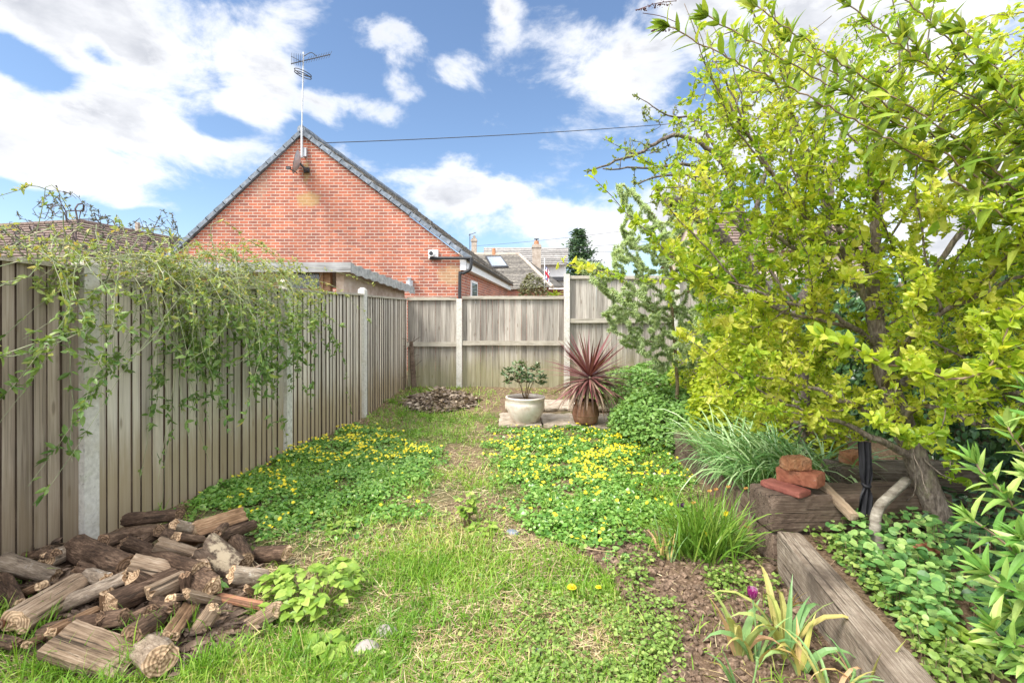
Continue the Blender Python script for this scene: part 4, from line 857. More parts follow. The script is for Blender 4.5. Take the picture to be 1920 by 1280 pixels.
# x1,y1,x2,y2 in a x3 enlargement whose origin is (0,880); thickness; kind; materials; roll; end-on length (0 = lies across the view)
LOGS = [
 (715,298,1010,270,72,'round','D',0,0,'charred looking log laid along the very top of the pile against the boards'),
 (580,420,750,375,84,'half','R',.3,0,'reddish brown half log just below the charred top log'),
 (765,372,895,358,74,'round','D',0,0,'short dark log with its round end beside the reddish half log'),
 (975,325,1095,352,60,'round','P',0,0,'small pale birch like log near the top of the pile'),
 (1155,345,1155,345,112,'wedge','B',3.1,.26,'triangular wedge log with its sawn end outward next to the birch log'),
 (1215,385,1320,275,52,'round','D',0,0,'gnarled bark branch piece poking up at the edge of the pile'),
 (1285,388,1285,388,70,'round','D',0,.22,'dark log end peeping out under the gnarled branch piece'),
 (980,402,1125,415,88,'half','B',-.4,0,'stubby half log with dark end under the birch log'),
 (895,352,990,395,66,'half','G',.2,0,'weathered chunk wedged behind the stubby half log'),
 (690,425,830,475,76,'round','D',0,0,'shadowed dark log under the reddish half log'),
 (855,410,855,410,66,'round','D',0,.24,'small round log end below the short dark log'),
 (885,430,1090,492,76,'slab','G',.2,0,'grey split log sloping down behind the long grey one'),
 (815,485,1110,572,84,'half','G',.5,0,'long grey split log sloping through the upper middle of the pile'),
 (735,548,1015,608,100,'slab','G',.3,0,'big streaky grey split log in the centre of the pile'),
 (430,450,715,560,150,'half','D',.3,0,'chunky dark barked log beside the concrete post'),
 (352,440,358,575,92,'round','P',0,.16,'stubby orange barked log with black sawn end facing the lawn'),
 (140,505,312,488,58,'half','R',0,0,'curved dark red slab of bark lying against the brown boards'),
 (10,532,312,620,94,'round','P',0,0,'long knobbly pale barked log at the fence side of the pile'),
 (20,612,110,778,66,'wedge','B',.5,0,'narrow split sliver leaning at the edge of the picture near brown boards'),
 (-60,690,50,770,130,'half','R',.2,0,'dark red log cut off by the picture edge under the leaning sliver'),
 (125,720,235,668,62,'slab','B',0,0,'short brown offcut tucked under the long knobbly log'),
 (85,880,470,645,146,'slab','G',.25,0,'longest grey split log sloping up beside the rough barked branch'),
 (330,790,705,625,100,'round','P',0,0,'long rough barked branch log lying across the middle of the pile'),
 (600,705,598,800,58,'slab','B',0,0,'upright brown offcut under the rough barked branch log'),
 (722,742,722,742,136,'round','B',0,.3,'round log with growth rings on its sawn end facing the lawn'),
 (740,622,870,682,112,'half','B',2.6,0,'half log with pale split face under the big streaky one'),
 (935,688,935,688,92,'slab','P',.4,.24,'squarish sawn log end beside the half log with pale face'),
 (1040,610,1050,692,56,'round','D',0,0,'crumbly dark stub standing between the squarish end and a cleft block'),
 (1085,612,1205,682,120,'wedge','G',.8,0,'cleft grey brown block above the small green weed'),
 (1140,450,1320,585,168,'round','X',0,0,'big log with patchy black and tan bark at the end of the pile'),
 (1325,425,1385,525,88,'round','G',0,0,'plain grey upright log behind the patchy barked one'),
 (1300,605,1490,625,100,'half','P',.2,0,'flaky pale log at the foot of the patchy barked one'),
 (1445,500,1620,488,96,'wedge','G',.9,0,'separate squared log with dark end lying out in the leaves'),
 (1050,715,1270,762,64,'slab','G',.1,0,'thin split stick on the grass just below the small green weed'),
 (1230,732,1480,782,44,'slab','R',.1,0,'thin dark strip of bark lying out towards the bramble'),
 (1380,680,1460,722,40,'slab','B',.1,0,'small splinter between the flaky pale log and the bramble'),
 (1385,905,1560,800,92,'slab','G',.3,0,'half buried weathered log alone in the long grass'),
 (285,935,560,800,62,'slab','B',.2,0,'thin brown plank shaped log under the rough barked branch'),
 (255,950,700,855,128,'wedge','R',.6,0,'broad red brown split log behind the large front block'),
 (335,975,760,1125,200,'slab','G',.35,0,'largest front block of split log with pale triangular end'),
 (800,1015,905,1095,176,'round','P',0,0,'fat short round log at the front edge of the pile'),
 (745,955,1000,790,116,'half','D',.8,0,'curved dark brown half log sloping towards the fat round one'),
 (745,865,850,820,80,'round','R',0,0,'red dark log shadowed behind the curved half log'),
 (945,965,1060,800,108,'wedge','B',2.7,0,'quarter log with smooth sawn face leaning at the front of the pile'),
 (1080,975,1205,795,96,'slab','G',.4,0,'deeply streaked log with torn fibres next to the quarter log'),
 (-30,900,50,885,58,'slab','R',0,0,'dark end of a log at the picture edge above the grass tuft'),
 (-40,970,95,1000,70,'half','D',0,0,'dark low log at the picture edge near the tall grass'),
 (155,1005,260,955,48,'slab','B',.2,0,'small stick beside the pale triangular end of the front block'),
 (1105,505,1150,560,66,'slab','G',0,0,'little block between the long grey split log and the patchy one'),
 (960,742,1030,738,48,'slab','P',0,0,'pale chip lying below the squarish sawn end'),
 (470,600,600,640,70,'round','P',0,0,'mossy round log crossing behind the rough barked branch'),
 (430,560,560,600,74,'round','D',0,0,'blackened log under the chunky dark barked log'),
 (1060,560,1170,600,70,'half','D',.2,0,'dark filler log under the long grey split log'),
 (560,850,640,950,66,'half','D',.6,0,'blackish log in the gap above the largest front block'),
 (880,760,980,800,72,'round','D',0,0,'dark log in the hollow under the squarish sawn end'),
 (180,810,280,760,70,'half','D',.6,0,'dark log in the gap under the longest grey split log'),
]
for k, (x1, y1, x2, y2, th, kd, mt, roll, endon, lab) in enumerate(LOGS):
    a_, b_ = (x1 / 3, 880 + y1 / 3), (x2 / 3, 880 + y2 / 3); cxy = ((a_[0] + b_[0]) / 2, (a_[1] + b_[1]) / 2)
    Dm = Dp(*cxy); rad = th / 3 / 2 / F * Dm * 1.04
    if endon:
        c = P(*cxy, Dm); p, q = c + np.array([-.05, -.05, 0]), c + np.array([.05 + .1 * ((k * 37) % 5 - 2) / 2, endon, -.02])
    else:
        D1, D2 = Dp(*a_), Dp(*b_); D1, D2 = Dm + (D1 - Dm) * .85, Dm + (D2 - Dm) * .85; tl = (.07, -.07, .035, -.05)[k % 4]; p, q = P(*a_, D1 + tl), P(*b_, D2 - tl)
    make_log(p, q, rad, kd, MT[mt], roll, lab, 100 + k)
M_CHIP = mat_stuff('bark_chips', [(0, (.04,.028,.02)), (.5, (.12,.08,.055)), (1, (.26,.19,.14))], ns=20, rnd=.4)
mb = MB(); n = 2600; px, py = rng.uniform(0, 480, n), rng.uniform(985, 1300, n); pp = np.array([P(a, b, Dp(a, b)) for a, b in zip(px, py)]); pp[:, 2] = gz(pp[:, 0], pp[:, 1]) + .008
leaves(mb, pp, rand_dirs(n, -.4, .4), rand_dirs(n, .4, 1), rng.uniform(.02, .08, n), .2, fold=.1, curl=.05); tag(mb.build('bark_litter', M_CHIP), 'dark bark chips and splinters under the firewood heap', 'bark litter', kind='stuff')

# ---------------------------------------------------------------- patio and pots
M_PAV = mat_stuff('paving', [(0, (.22,.18,.13)), (.5, (.37,.31,.24)), (1, (.5,.44,.36))], ns=7, bump=.5, over=[((.14,.1,.07), 4, .55, .7), ((.2,.2,.1), 9, .6, .72)])
k = 0
for (xa, xb, ya, yb_) in ((-.2, .42, 6.75, 7.5), (.43, 1.05, 6.72, 7.5), (1.06, 1.7, 6.6, 7.5), (-.12, .5, 7.52, 8.2), (.51, 1.1, 7.52, 8.25), (1.11, 1.75, 7.52, 8.25)):
    zc = float(gz((xa + xb) / 2, (ya + yb_) / 2, False)) + .012
    tag(rough_box('paving_slab', M_PAV, (xb - xa - .01, yb_ - ya - .01, .06), ((xa + xb) / 2, (ya + yb_) / 2, zc), (R(1.9), R(.4), .02), .003, (10, 10, 3), .008, 40 + k, .08),
        ['stained paving slab under the cream glazed pot', 'stained paving slab between the two planted pots', 'paving slab under and beside the spiky red plant', 'rear paving slab behind the glazed pot', 'rear paving slab behind the terracotta pot', 'rear paving slab next to the leafy mound'][k], 'paving slab', 'paving slabs in front of the cross fence'); k += 1
q1 = G(1206, 797); tag(rough_box('edging_board', M_SLEEPER, (.62, .1, .07), q1 + np.array([.0, .05, .03]), (0, .03, -.25), .003, (16, 3, 3), .008, 51), 'short timber edging board at the corner of the paving', 'edging board')
q1 = G(1172, 786); tag(rough_box('stone_slab', M_TERRA, (.32, .2, .07), q1 + np.array([.03, .0, .05]), (.05, .03, .2), .004, (9, 7, 4), .01, 52, .06), 'pinkish stone slab beside the terracotta pot', 'stone')
M_GLAZE = mat_stuff('cream_glaze', [(0, (.48,.4,.34)), (.45, (.66,.57,.5)), (1, (.76,.7,.64))], ns=5, rough=.38, bump=.08, over=[((.4,.4,.27), 6, .6, .78), ((.42,.27,.18), 7, .56, .78), ((.3,.26,.2), 22, .6, .75)], spec=.5)
M_TCOTTA = mat_stuff('terracotta_pot', [(0, (.16,.075,.045)), (.5, (.26,.13,.08)), (1, (.36,.21,.14))], ns=8, bump=.3, over=[((.4,.33,.27), 6, .6, .75)])
M_SOILP = mat_stuff('pot_soil', [(0, (.04,.026,.018)), (1, (.13,.085,.06))], ns=40, bump=.8)
def pot_at(px, py, z): D = 7.0; return np.array([(px - 960) / F * D, D, z])
D1 = 6.95; zp = float(gz(.2, D1, False)) + .045; pc = np.array([(985 - 960) / F * D1, D1, zp])
pot = thing('glazed_pot', 'large cream glazed pot holding a small shrub on the paving', 'plant pot', tuple(pc))
mb = MB(); s = .57 / 2
lathe(mb, [(0, .0), (s*.62, 0), (s*.66, .015), (s*.80, .08), (s*.93, .17), (s*.985, .24), (s*.97, .282), (s*.955, .292), (s*.98, .302), (s*.96, .314), (s*1.0, .328), (s*1.02, .344), (s*1.0, .358), (s*.93, .36), (s*.90, .335), (s*.9, .30)], pc, 48); mb.build('body', M_GLAZE, pot, smooth=True)
mb = MB(); lathe(mb, [(0, .318), (s*.5, .316), (s*.905, .306)], pc, 32); mb.build('soil', M_SOILP, pot)
mb = MB(); lathe(mb, [(s*.985, .3405), (s*1.026, .345), (s*1.006, .361), (s*.93, .363)], pc, 48); mb.build('rim', M_GLAZE, pot, smooth=True)
D2 = 6.85; zp2 = float(gz(1.1, D2, False)) + .045; tcn = np.array([(1098 - 960) / F * D2, D2, zp2])
pot2 = thing('terracotta_pot', 'brown terracotta pot under the spiky red cordyline', 'plant pot', tuple(tcn))
mb = MB(); lathe(mb, [(0, 0), (.15, 0), (.165, .02), (.185, .1), (.188, .17), (.175, .24), (.15, .28), (.16, .3), (.165, .32), (.15, .325), (.14, .3)], tcn, 40); mb.build('body', M_TCOTTA, pot2, smooth=True)
mb = MB(); lathe(mb, [(0, .3), (.145, .29)], tcn, 28); mb.build('soil', M_SOILP, pot2)
mb = MB(); lathe(mb, [(.192, .115), (.196, .125), (.192, .135)], tcn, 40); mb.build('band', M_TCOTTA, pot2, smooth=True)
# small stones and rubbish on the lawn
M_STONE = mat_stuff('stone', [(0, (.2,.17,.15)), (.5, (.34,.3,.27)), (1, (.48,.44,.4))], ns=6, bump=.5)
M_SLATE = mat_stuff('slate', [(0, (.12,.14,.17)), (1, (.24,.27,.32))], ns=8)
def stone(px, py, s, sq, mat, label, seed, sink=.3):
    rng2 = np.random.default_rng(seed); v, f = lump_mesh(3); n_ = v * 1.0
    d = 1 + .25 * (fbm(v[:, 0] * 1.3 + seed, v[:, 1] * 1.3 + v[:, 2], seed, 3) - .5) * 2
    v = v * d[:, None] * s * np.array([1, .75, sq]); a = rng2.uniform(0, 3); cs, sn = math.cos(a), math.sin(a); v = v @ np.array([(cs, sn, 0), (-sn, cs, 0), (0, 0, 1)])
    mb = MB(); mb.add(v, [f]); o = mb.build('stone', mat, None, origin=(0, 0, 0), smooth=True); o.location = G(px, py) + np.array([0, 0, s * sq * (1 - sink * 2)]); return tag(o, label, 'stone', 'stones lying in the lawn')
stone(687, 1222, .058, .6, M_STONE, 'pinkish grey rounded stone in the grass with a paler one behind it', 3)
stone(724, 1192, .06, .55, M_STONE, 'flat pale stone sunk in the grass behind the rounder stone', 4)
stone(962, 1000, .05, .35, M_SLATE, 'bluish slate flake on the worn middle of the lawn', 5)
stone(1010, 1226, .025, .7, M_SLATE, 'small dark blue grey pebble on bare soil near the picture bottom', 6)
stone(1188, 1082, .035, .6, M_STONE, 'small brown stone lying on the dug soil bed', 7)
# rotting heap by the cross fence, and the dark stake in the corner
q1 = G(835, 742); mb = MB(); n = 3400; a, r_ = rng.uniform(0, 6.28, n), np.sqrt(rng.random(n)); r_ = r_ * (.7 + .9 * (fbm(np.cos(a) * 1.5 + 5, np.sin(a) * 1.5 + 5, 88, 3) - .3)); pp = np.stack([q1[0] + np.cos(a) * r_ * .62, 8.0 + np.sin(a) * r_ * .5, np.zeros(n)], -1)
pp[:, 2] = gz(pp[:, 0], pp[:, 1]) + .2 * np.clip(1 - r_ ** 2, 0, 1) * (.4 + 1.2 * fbm(pp[:, 0] * 5, pp[:, 1] * 5, 89, 3)) * rng.uniform(.3, 1, n); M_LITTER = mat_leaf('dry_litter', [(0, (.09,.065,.045)), (.5, (.24,.18,.13)), (1, (.46,.38,.28))], .1)
leaves(mb, pp, rand_dirs(n, -.5, .5), rand_dirs(n, .2, 1), rng.uniform(.04, .12, n), .28)
for k in range(60):
    c = pp[rng.integers(n)]; d = rand_dirs(1, -.15, .3)[0]; L = rng.uniform(.15, .5); tubes(mb, smooth_path([c - d * L / 2, c + rng.normal(0, .02, 3), c + d * L / 2], 5), .006, 4, 0, rng.random())
v, f = lump_mesh(3); d = 1 + .3 * (fbm(v[:, 0] * 2, v[:, 1] * 2, 4) - .5); mb.add(v * d[:, None] * np.array([.5, .45, .07]) + np.array([q1[0], 8.0, float(gz(q1[0], 8.0)) - .01]), [f], 0, .3)
tag(mb.build('garden_waste', M_LITTER), 'low heap of brown garden cuttings at the foot of the cross fence', 'compost heap')
mb = MB(); tubes(mb, smooth_path([P(776, 728, 8.95), P(774, 690, 8.95), P(771, 640, 8.97)], 10), np.array([.05, .055, .05, .045, .05, .05, .045, .04, .045, .03]), 7)
for k in range(26):
    z0 = rng.uniform(0, 1); c = P(776 - 5 * z0, 728 - 88 * z0, 8.93); d = rand_dirs(1, -.4, .9)[0]; tubes(mb, smooth_path([c, c + d * .1, c + d * .2 + rng.normal(0, .03, 3)], 5), .004, 4)
tag(mb.build('dead_stump', M_SLEEPER_D), 'dark dead climber stump in the corner where the fences meet', 'stump')
# ---------------------------------------------------------------- grass, weeds, celandines
M_GRASS = mat_leaf('grass_blade', [(0, (.07,.17,.015)), (.45, (.17,.34,.03)), (.8, (.3,.46,.06)), (1, (.56,.5,.2))], .3, mott=.12)
M_STRAW = mat_leaf('straw', [(0, (.3,.21,.1)), (.6, (.54,.43,.24)), (1, (.7,.6,.38))], .15)
M_WEED = mat_leaf('weed_leaf', [(0, (.11,.2,.035)), (.6, (.22,.34,.07)), (1, (.36,.44,.13))], .28)
M_CEL = mat_leaf('celandine_leaf', [(0, (.07,.19,.025)), (.5, (.16,.33,.05)), (.85, (.25,.44,.09)), (1, (.38,.52,.14))], .28, rough=.3, spec=.5, mott=.15)
M_YEL = mat_leaf('yellow_petal', [(0, (.82,.64,.015)), (1, (.92,.8,.06))], .25, rough=.35, mott=.05, tcol=(1, 1, .6))
def lawn_ok(x, y):
    ok = (x > fence_x(y) + .06) & (y < 9.1) & (y > 1.75) & (x < np.where(y < 5.4, wall_x(y) - .02, 2.1)) & (np.abs(x) < 1.12 * y + .15)
    patio = (x > -.2) & (x < 1.75) & (y > 6.72) & (y < 8.25)
    px = 960 + x / y * F; py = HY + H / y * F
    pile = (px < 440) & (py > 985) & (py < 1250) & (px + (py - 985) * .1 > -1000)
    front = in_poly(px, py, [(0,1010),(200,980),(430,980),(500,1040),(470,1120),(520,1180),(330,1280),(60,1275),(0,1120)])
    return ok & ~patio & ~front
def scatter_lawn(n, dens, ymax=9.1, pw=1.0):
    out = []; got = 0
    while got < n:
        m_ = n * 2; u = rng.random(m_); y = 1.8 * (ymax / 1.8) ** (u ** pw); x = rng.uniform(-1, 1, m_) * (1.1 * y + .1)
        k = lawn_ok(x, y) & (rng.random(m_) < dens(x, y)); x, y = x[k], y[k]; out.append(np.stack([x, y], -1)); got += len(x)
    q = np.concatenate(out)[:n]; return q[:, 0], q[:, 1]
def P2(px, py): q = G(px, py); return q[0], q[1]
CEL_L = [(505,860),(640,808),(700,806),(770,818),(790,845),(770,900),(745,935),(690,960),(600,990),(470,985),(345,975),(380,925),(450,890)]
CEL_R = [(1010,808),(1130,795),(1210,808),(1262,830),(1290,900),(1260,960),(1200,1000),(1080,1020),(1000,1000),(960,970),(985,920),(950,860)]
def pxy(x, y): return 960 + x / y * F, HY + (H - .03) / y * F
def cel_f(x, y):
    px, py = pxy(x, y); w = (fbm(x * 3, y * 3, 61, 3) - .5) * 110
    return (in_poly(px + w, py + w * .35, CEL_L) | in_poly(px + w, py + w * .35, CEL_R)).astype(float)
def grass_f(x, y):
    b = bed_mask(x, y); c = cel_f(x, y)
    px, py = pxy(x, y); t = np.clip(fbm(x * 3.2, y * 3.2, 77, 4) * 3.0 - 1.05, .03, 1)
    lush = np.exp(-(((px - 790) / 90) ** 2 + ((py - 775) / 30) ** 2)) + np.exp(-(((px - 500) / 300) ** 2 + ((py - 1250) / 60) ** 2)) + np.exp(-(((px - 830) / 130) ** 2 + ((py - 1060) / 50) ** 2))
    weedy = in_poly(px, py, [(1000,1130),(1240,1120),(1270,1290),(960,1290)])
    return np.clip(t * (1 - .85 * straw_f(x, y)) + lush, 0, 1) * (1 - b * .97) * (1 - c * .5) * np.where(weedy, .45, 1)
mb = MB(); n = 56000; x, y = scatter_lawn(n, grass_f, pw=1.05); D = np.stack([rng.normal(0, .5, n), rng.normal(0, .5, n), rng.uniform(.55, 1.1, n)], -1)
lng = rng.gamma(4, .0145, n) * np.clip(.55 + fbm(x * 2.3, y * 2.3, 78, 3) * 1.0, .5, 1.6); Ps = np.stack([x, y, gz(x, y) - .004], -1)
blades(mb, Ps, D, lng, rng.uniform(.0032, .0072, n) * (.8 + .08 * y), rng.uniform(.3, 1.7, n), 3, rnd=np.clip(rng.normal(.42, .2, n) + straw_f(x, y) * .25 + (fbm(x * 1.7, y * 1.7, 55, 3) - .5) * .8, 0, 1))
# long tufts by the logs, along the fence and the corner
tufts = [(60,1180,60,.2),(30,1080,30,.18),(215,1240,40,.2),(560,1230,60,.16),(380,1255,60,.18),(700,1080,60,.13),(330,1180,30,.2),(480,1150,40,.17),(100,1262,60,.2),(820,1080,70,.13),(760,1180,60,.13),(795,778,70,.13),(640,1262,60,.15),(900,1170,50,.11),(620,1140,40,.13),(690,760,70,.15),(740,780,60,.12),(350,990,26,.16),(365,965,20,.16),(1000,785,30,.1),(930,700,30,.16)]
bx0, by0, bl = [], [], []
for (px, py, k, L) in tufts:
    for _ in range(3):
        qx, qy = P2(px + rng.normal(0, 40), py + rng.normal(0, 9)); bx0.append(qx + rng.normal(0, .035, k)); by0.append(qy + rng.normal(0, .035, k)); bl.append(rng.uniform(.5, 1.2, k) * L * .8)
bx0, by0, bl = map(np.concatenate, (bx0, by0, bl)); n = len(bx0)
blades(mb, np.stack([bx0, by0, gz(bx0, by0) - .004], -1), np.stack([rng.normal(0, .45, n), rng.normal(0, .45, n), rng.uniform(.7, 1.1, n)], -1), bl, rng.uniform(.0035, .007, n), rng.uniform(.6, 2.0, n), 5, rnd=np.clip(rng.normal(.35, .18, n), 0, .8))
tag(mb.build('grass', M_GRASS), 'patchy mown grass of the garden lawn', 'grass', kind='stuff')
mb = MB(); n = 20000; x, y = scatter_lawn(n, lambda x, y: np.clip(straw_f(x, y) * 1.2 + .08, 0, 1) * (1 - .96 * bed_mask(x, y)) * (1 - .8 * cel_f(x, y)), pw=1.1); D = rand_dirs(n, -.08, .22)
blades(mb, np.stack([x, y, gz(x, y) + rng.uniform(.002, .02, n)], -1), D, rng.gamma(4, .022, n), rng.uniform(.0022, .0055, n) * (.8 + .08 * y), rng.uniform(-.2, .5, n), 2)
for k in range(46):
    qx, qy = P2(rng.uniform(600, 1150), rng.uniform(960, 1275)); d = rand_dirs(1, -.05, .1)[0]; L = rng.uniform(.08, .26); c = np.array([qx, qy, float(gz(qx, qy)) + .012]); tubes(mb, smooth_path([c - d * L / 2, c + np.array([0, 0, .006]) + rng.normal(0, .006, 3), c + d * L / 2], 5), rng.uniform(.0018, .004), 4, 0, rng.random() * .5)
tag(mb.build('dry_grass', M_STRAW), 'dry straw coloured thatch lying through the lawn', 'dry grass', kind='stuff')
# small clover-like and ferny weeds
HEART = ((0, .35), (.18, .85), (.5, 1.0), (.8, .7), (1, .12))
mb = MB()
def weed_rosettes(mb, cx, cy, npl, spread, size, hgt, rn=(.0, 1.0)):
    m_ = len(cx) * npl; x = np.repeat(cx, npl) + rng.normal(0, spread, m_); y = np.repeat(cy, npl) + rng.normal(0, spread, m_)
    z = gz(x, y) + rng.uniform(.005, hgt, m_); leaves(mb, np.stack([x, y, z], -1), rand_dirs(m_, -.15, .4), unit(rand_dirs(m_, .5, 1)), rng.uniform(.6, 1.3, m_) * size, rng.uniform(.38, .52, m_), ((0, .3), (.5, 1.0), (1, .1)), .2, .2, rnd=rng.uniform(*rn, m_))
x, y = scatter_lawn(900, lambda x, y: np.clip(fbm(x * 2, y * 2, 91, 3) * 2 - .75, 0, 1) * (1 - bed_mask(x, y)), pw=1.0); weed_rosettes(mb, x, y, 9, .03, .022, .04)
k = 0; cx, cy = [], []
while k < 190:
    px, py = rng.uniform(985, 1265), rng.uniform(1125, 1300); qx, qy = P2(px, py)
    if fbm(np.array(qx * 5), np.array(qy * 5), 93, 3) > .4 and lawn_ok(np.array(qx), np.array(qy)): cx.append(qx); cy.append(qy); k += 1
weed_rosettes(mb, np.array(cx), np.array(cy), 20, .036, .018, .05, (.1, .9))
cx, cy = zip(*[P2(px + rng.normal(0, 16), py + rng.normal(0, 9)) for px, py in [(1170,1080),(1180,1090),(1200,1070),(1350,1110),(1370,1120),(1380,1095),(1340,1090),(1210,1110),(1440,1120)] for _ in range(6)]); weed_rosettes(mb, np.array(cx), np.array(cy), 14, .02, .022, .06)
tag(mb.build('low_weeds', M_WEED), 'small clover like and ferny weeds spread over the lawn', 'weeds', kind='stuff')
def celandine(name, poly, n, nf, label, flw, dens_y):
    xs_, ys_ = zip(*[P2(*p) for p in poly]); x = rng.uniform(min(xs_) - .3, max(xs_) + .3, n * 4); y = rng.uniform(min(ys_) - .3, max(ys_) + .3, n * 4)
    px, py = pxy(x, y); w = (fbm(x * 3, y * 3, 61, 3) - .5) * 150; edge = rng.normal(0, 48, len(x)) * (.3 + 1.4 * fbm(x * 2, y * 2, 67, 2)); k = in_poly(px + w + edge, py + w * .35 + edge * .4, poly) & lawn_ok(x, y); k &= rng.random(len(x)) < np.clip(fbm(x * 4, y * 4, 63, 3) * 3.2 - .95, .06, 1); x, y = x[k][:n], y[k][:n]; n = len(x)
    hm = .018 + .055 * np.clip(fbm(x * 2.5, y * 2.5, 62, 3) * 1.5 - .3, 0, 1)
    z = gz(x, y) + hm * np.sqrt(rng.random(n)); mb = MB()
    U = unit(np.stack([rng.normal(0, .45, n), rng.normal(0, .45, n) - .15, np.ones(n)], -1)); D = rand_dirs(n, -.2, .3)
    leaves(mb, np.stack([x, y, z], -1), D, U, rng.gamma(9, .0027, n), .52, HEART, .15, .3, 0)
    st = rng.permutation(n)[:nf * 16]; px, py = pxy(x[st], y[st]); st = st[rng.random(len(st)) < flw(px, py) * np.clip(fbm(x[st] * 6, y[st] * 6, 66, 3) * 4 - 1.4, .05, 1.3)][:nf]; m_ = len(st)
    c = np.stack([x[st], y[st], gz(x[st], y[st]) + hm[st] + rng.uniform(.025, .05, m_)], -1); Uf = unit(np.stack([rng.normal(0, .4, m_), rng.normal(-.25, .4, m_), np.ones(m_)], -1)); rad = rng.uniform(.010, .0175, m_)
    a1 = unit(np.cross(Uf, rand_dirs(m_))); a2 = np.cross(Uf, a1); npet = 8
    for t in range(npet):
        ang = t / npet * 2 * np.pi; dd = a1 * math.cos(ang) + a2 * math.sin(ang); leaves(mb, c, unit(dd + Uf * .25), Uf, rad, .22, ((0, .5), (.6, 1), (1, .3)), .1, .1, 1)
    return tag(mb.build(name, [M_CEL, M_YEL]), label, 'ground cover', kind='stuff')
celandine('lesser_celandine', CEL_L, 24000, 620, 'carpet of lesser celandine with yellow flowers along the board fence', lambda px, py: np.clip(.16 + np.exp(-(((py - 833) / 28) ** 2)) * 1.0 + np.exp(-(((px - 480) / 60) ** 2 + ((py - 915) / 40) ** 2)) * .5, 0, 1) * np.where((py > 870) & (px > 560), .25, 1), 0)
celandine('lesser_celandine', CEL_R, 23000, 900, 'brighter carpet of celandine crowded with yellow flowers towards the sleepers', lambda px, py: np.clip(1.1 * np.exp(-((py - 860) / 55) ** 2) + .05, 0, 1), 0)
# dandelions
for (px, py, lab, s) in ((1072, 1117, 'open yellow dandelion flower in the grass near the soil bed', .026), (1122, 1117, 'smaller half open dandelion beside the wide open one', .016), (1098, 935, 'single dandelion standing up at the edge of the celandine carpet', .018)):
    q1 = G(px, py); t = thing('dandelion', lab, 'dandelion', tuple(q1), 'dandelions in the lawn'); c = q1 + np.array([0, 0, .05]); mb = MB(); tubes(mb, smooth_path([q1, q1 + np.array([.006, 0, .03]), c], 5), .002, 5); mb.build('stem', M_WEED, t)
    mb = MB()
    for ring, (m_, el_) in enumerate(((20, .15), (18, .6), (12, 1.3))):
        a = np.arange(m_) / m_ * 6.283 + ring; D = np.stack([np.cos(a), np.sin(a), np.full(m_, el_)], -1); leaves(mb, np.repeat(c[None], m_, 0), D, np.tile([0, 0, 1.], (m_, 1)) + D * .1, s * (1 - .2 * ring), .16, ((0, .7), (.9, 1), (1, .6)), .2, .1)
    mb.build('flower', M_YEL, t)
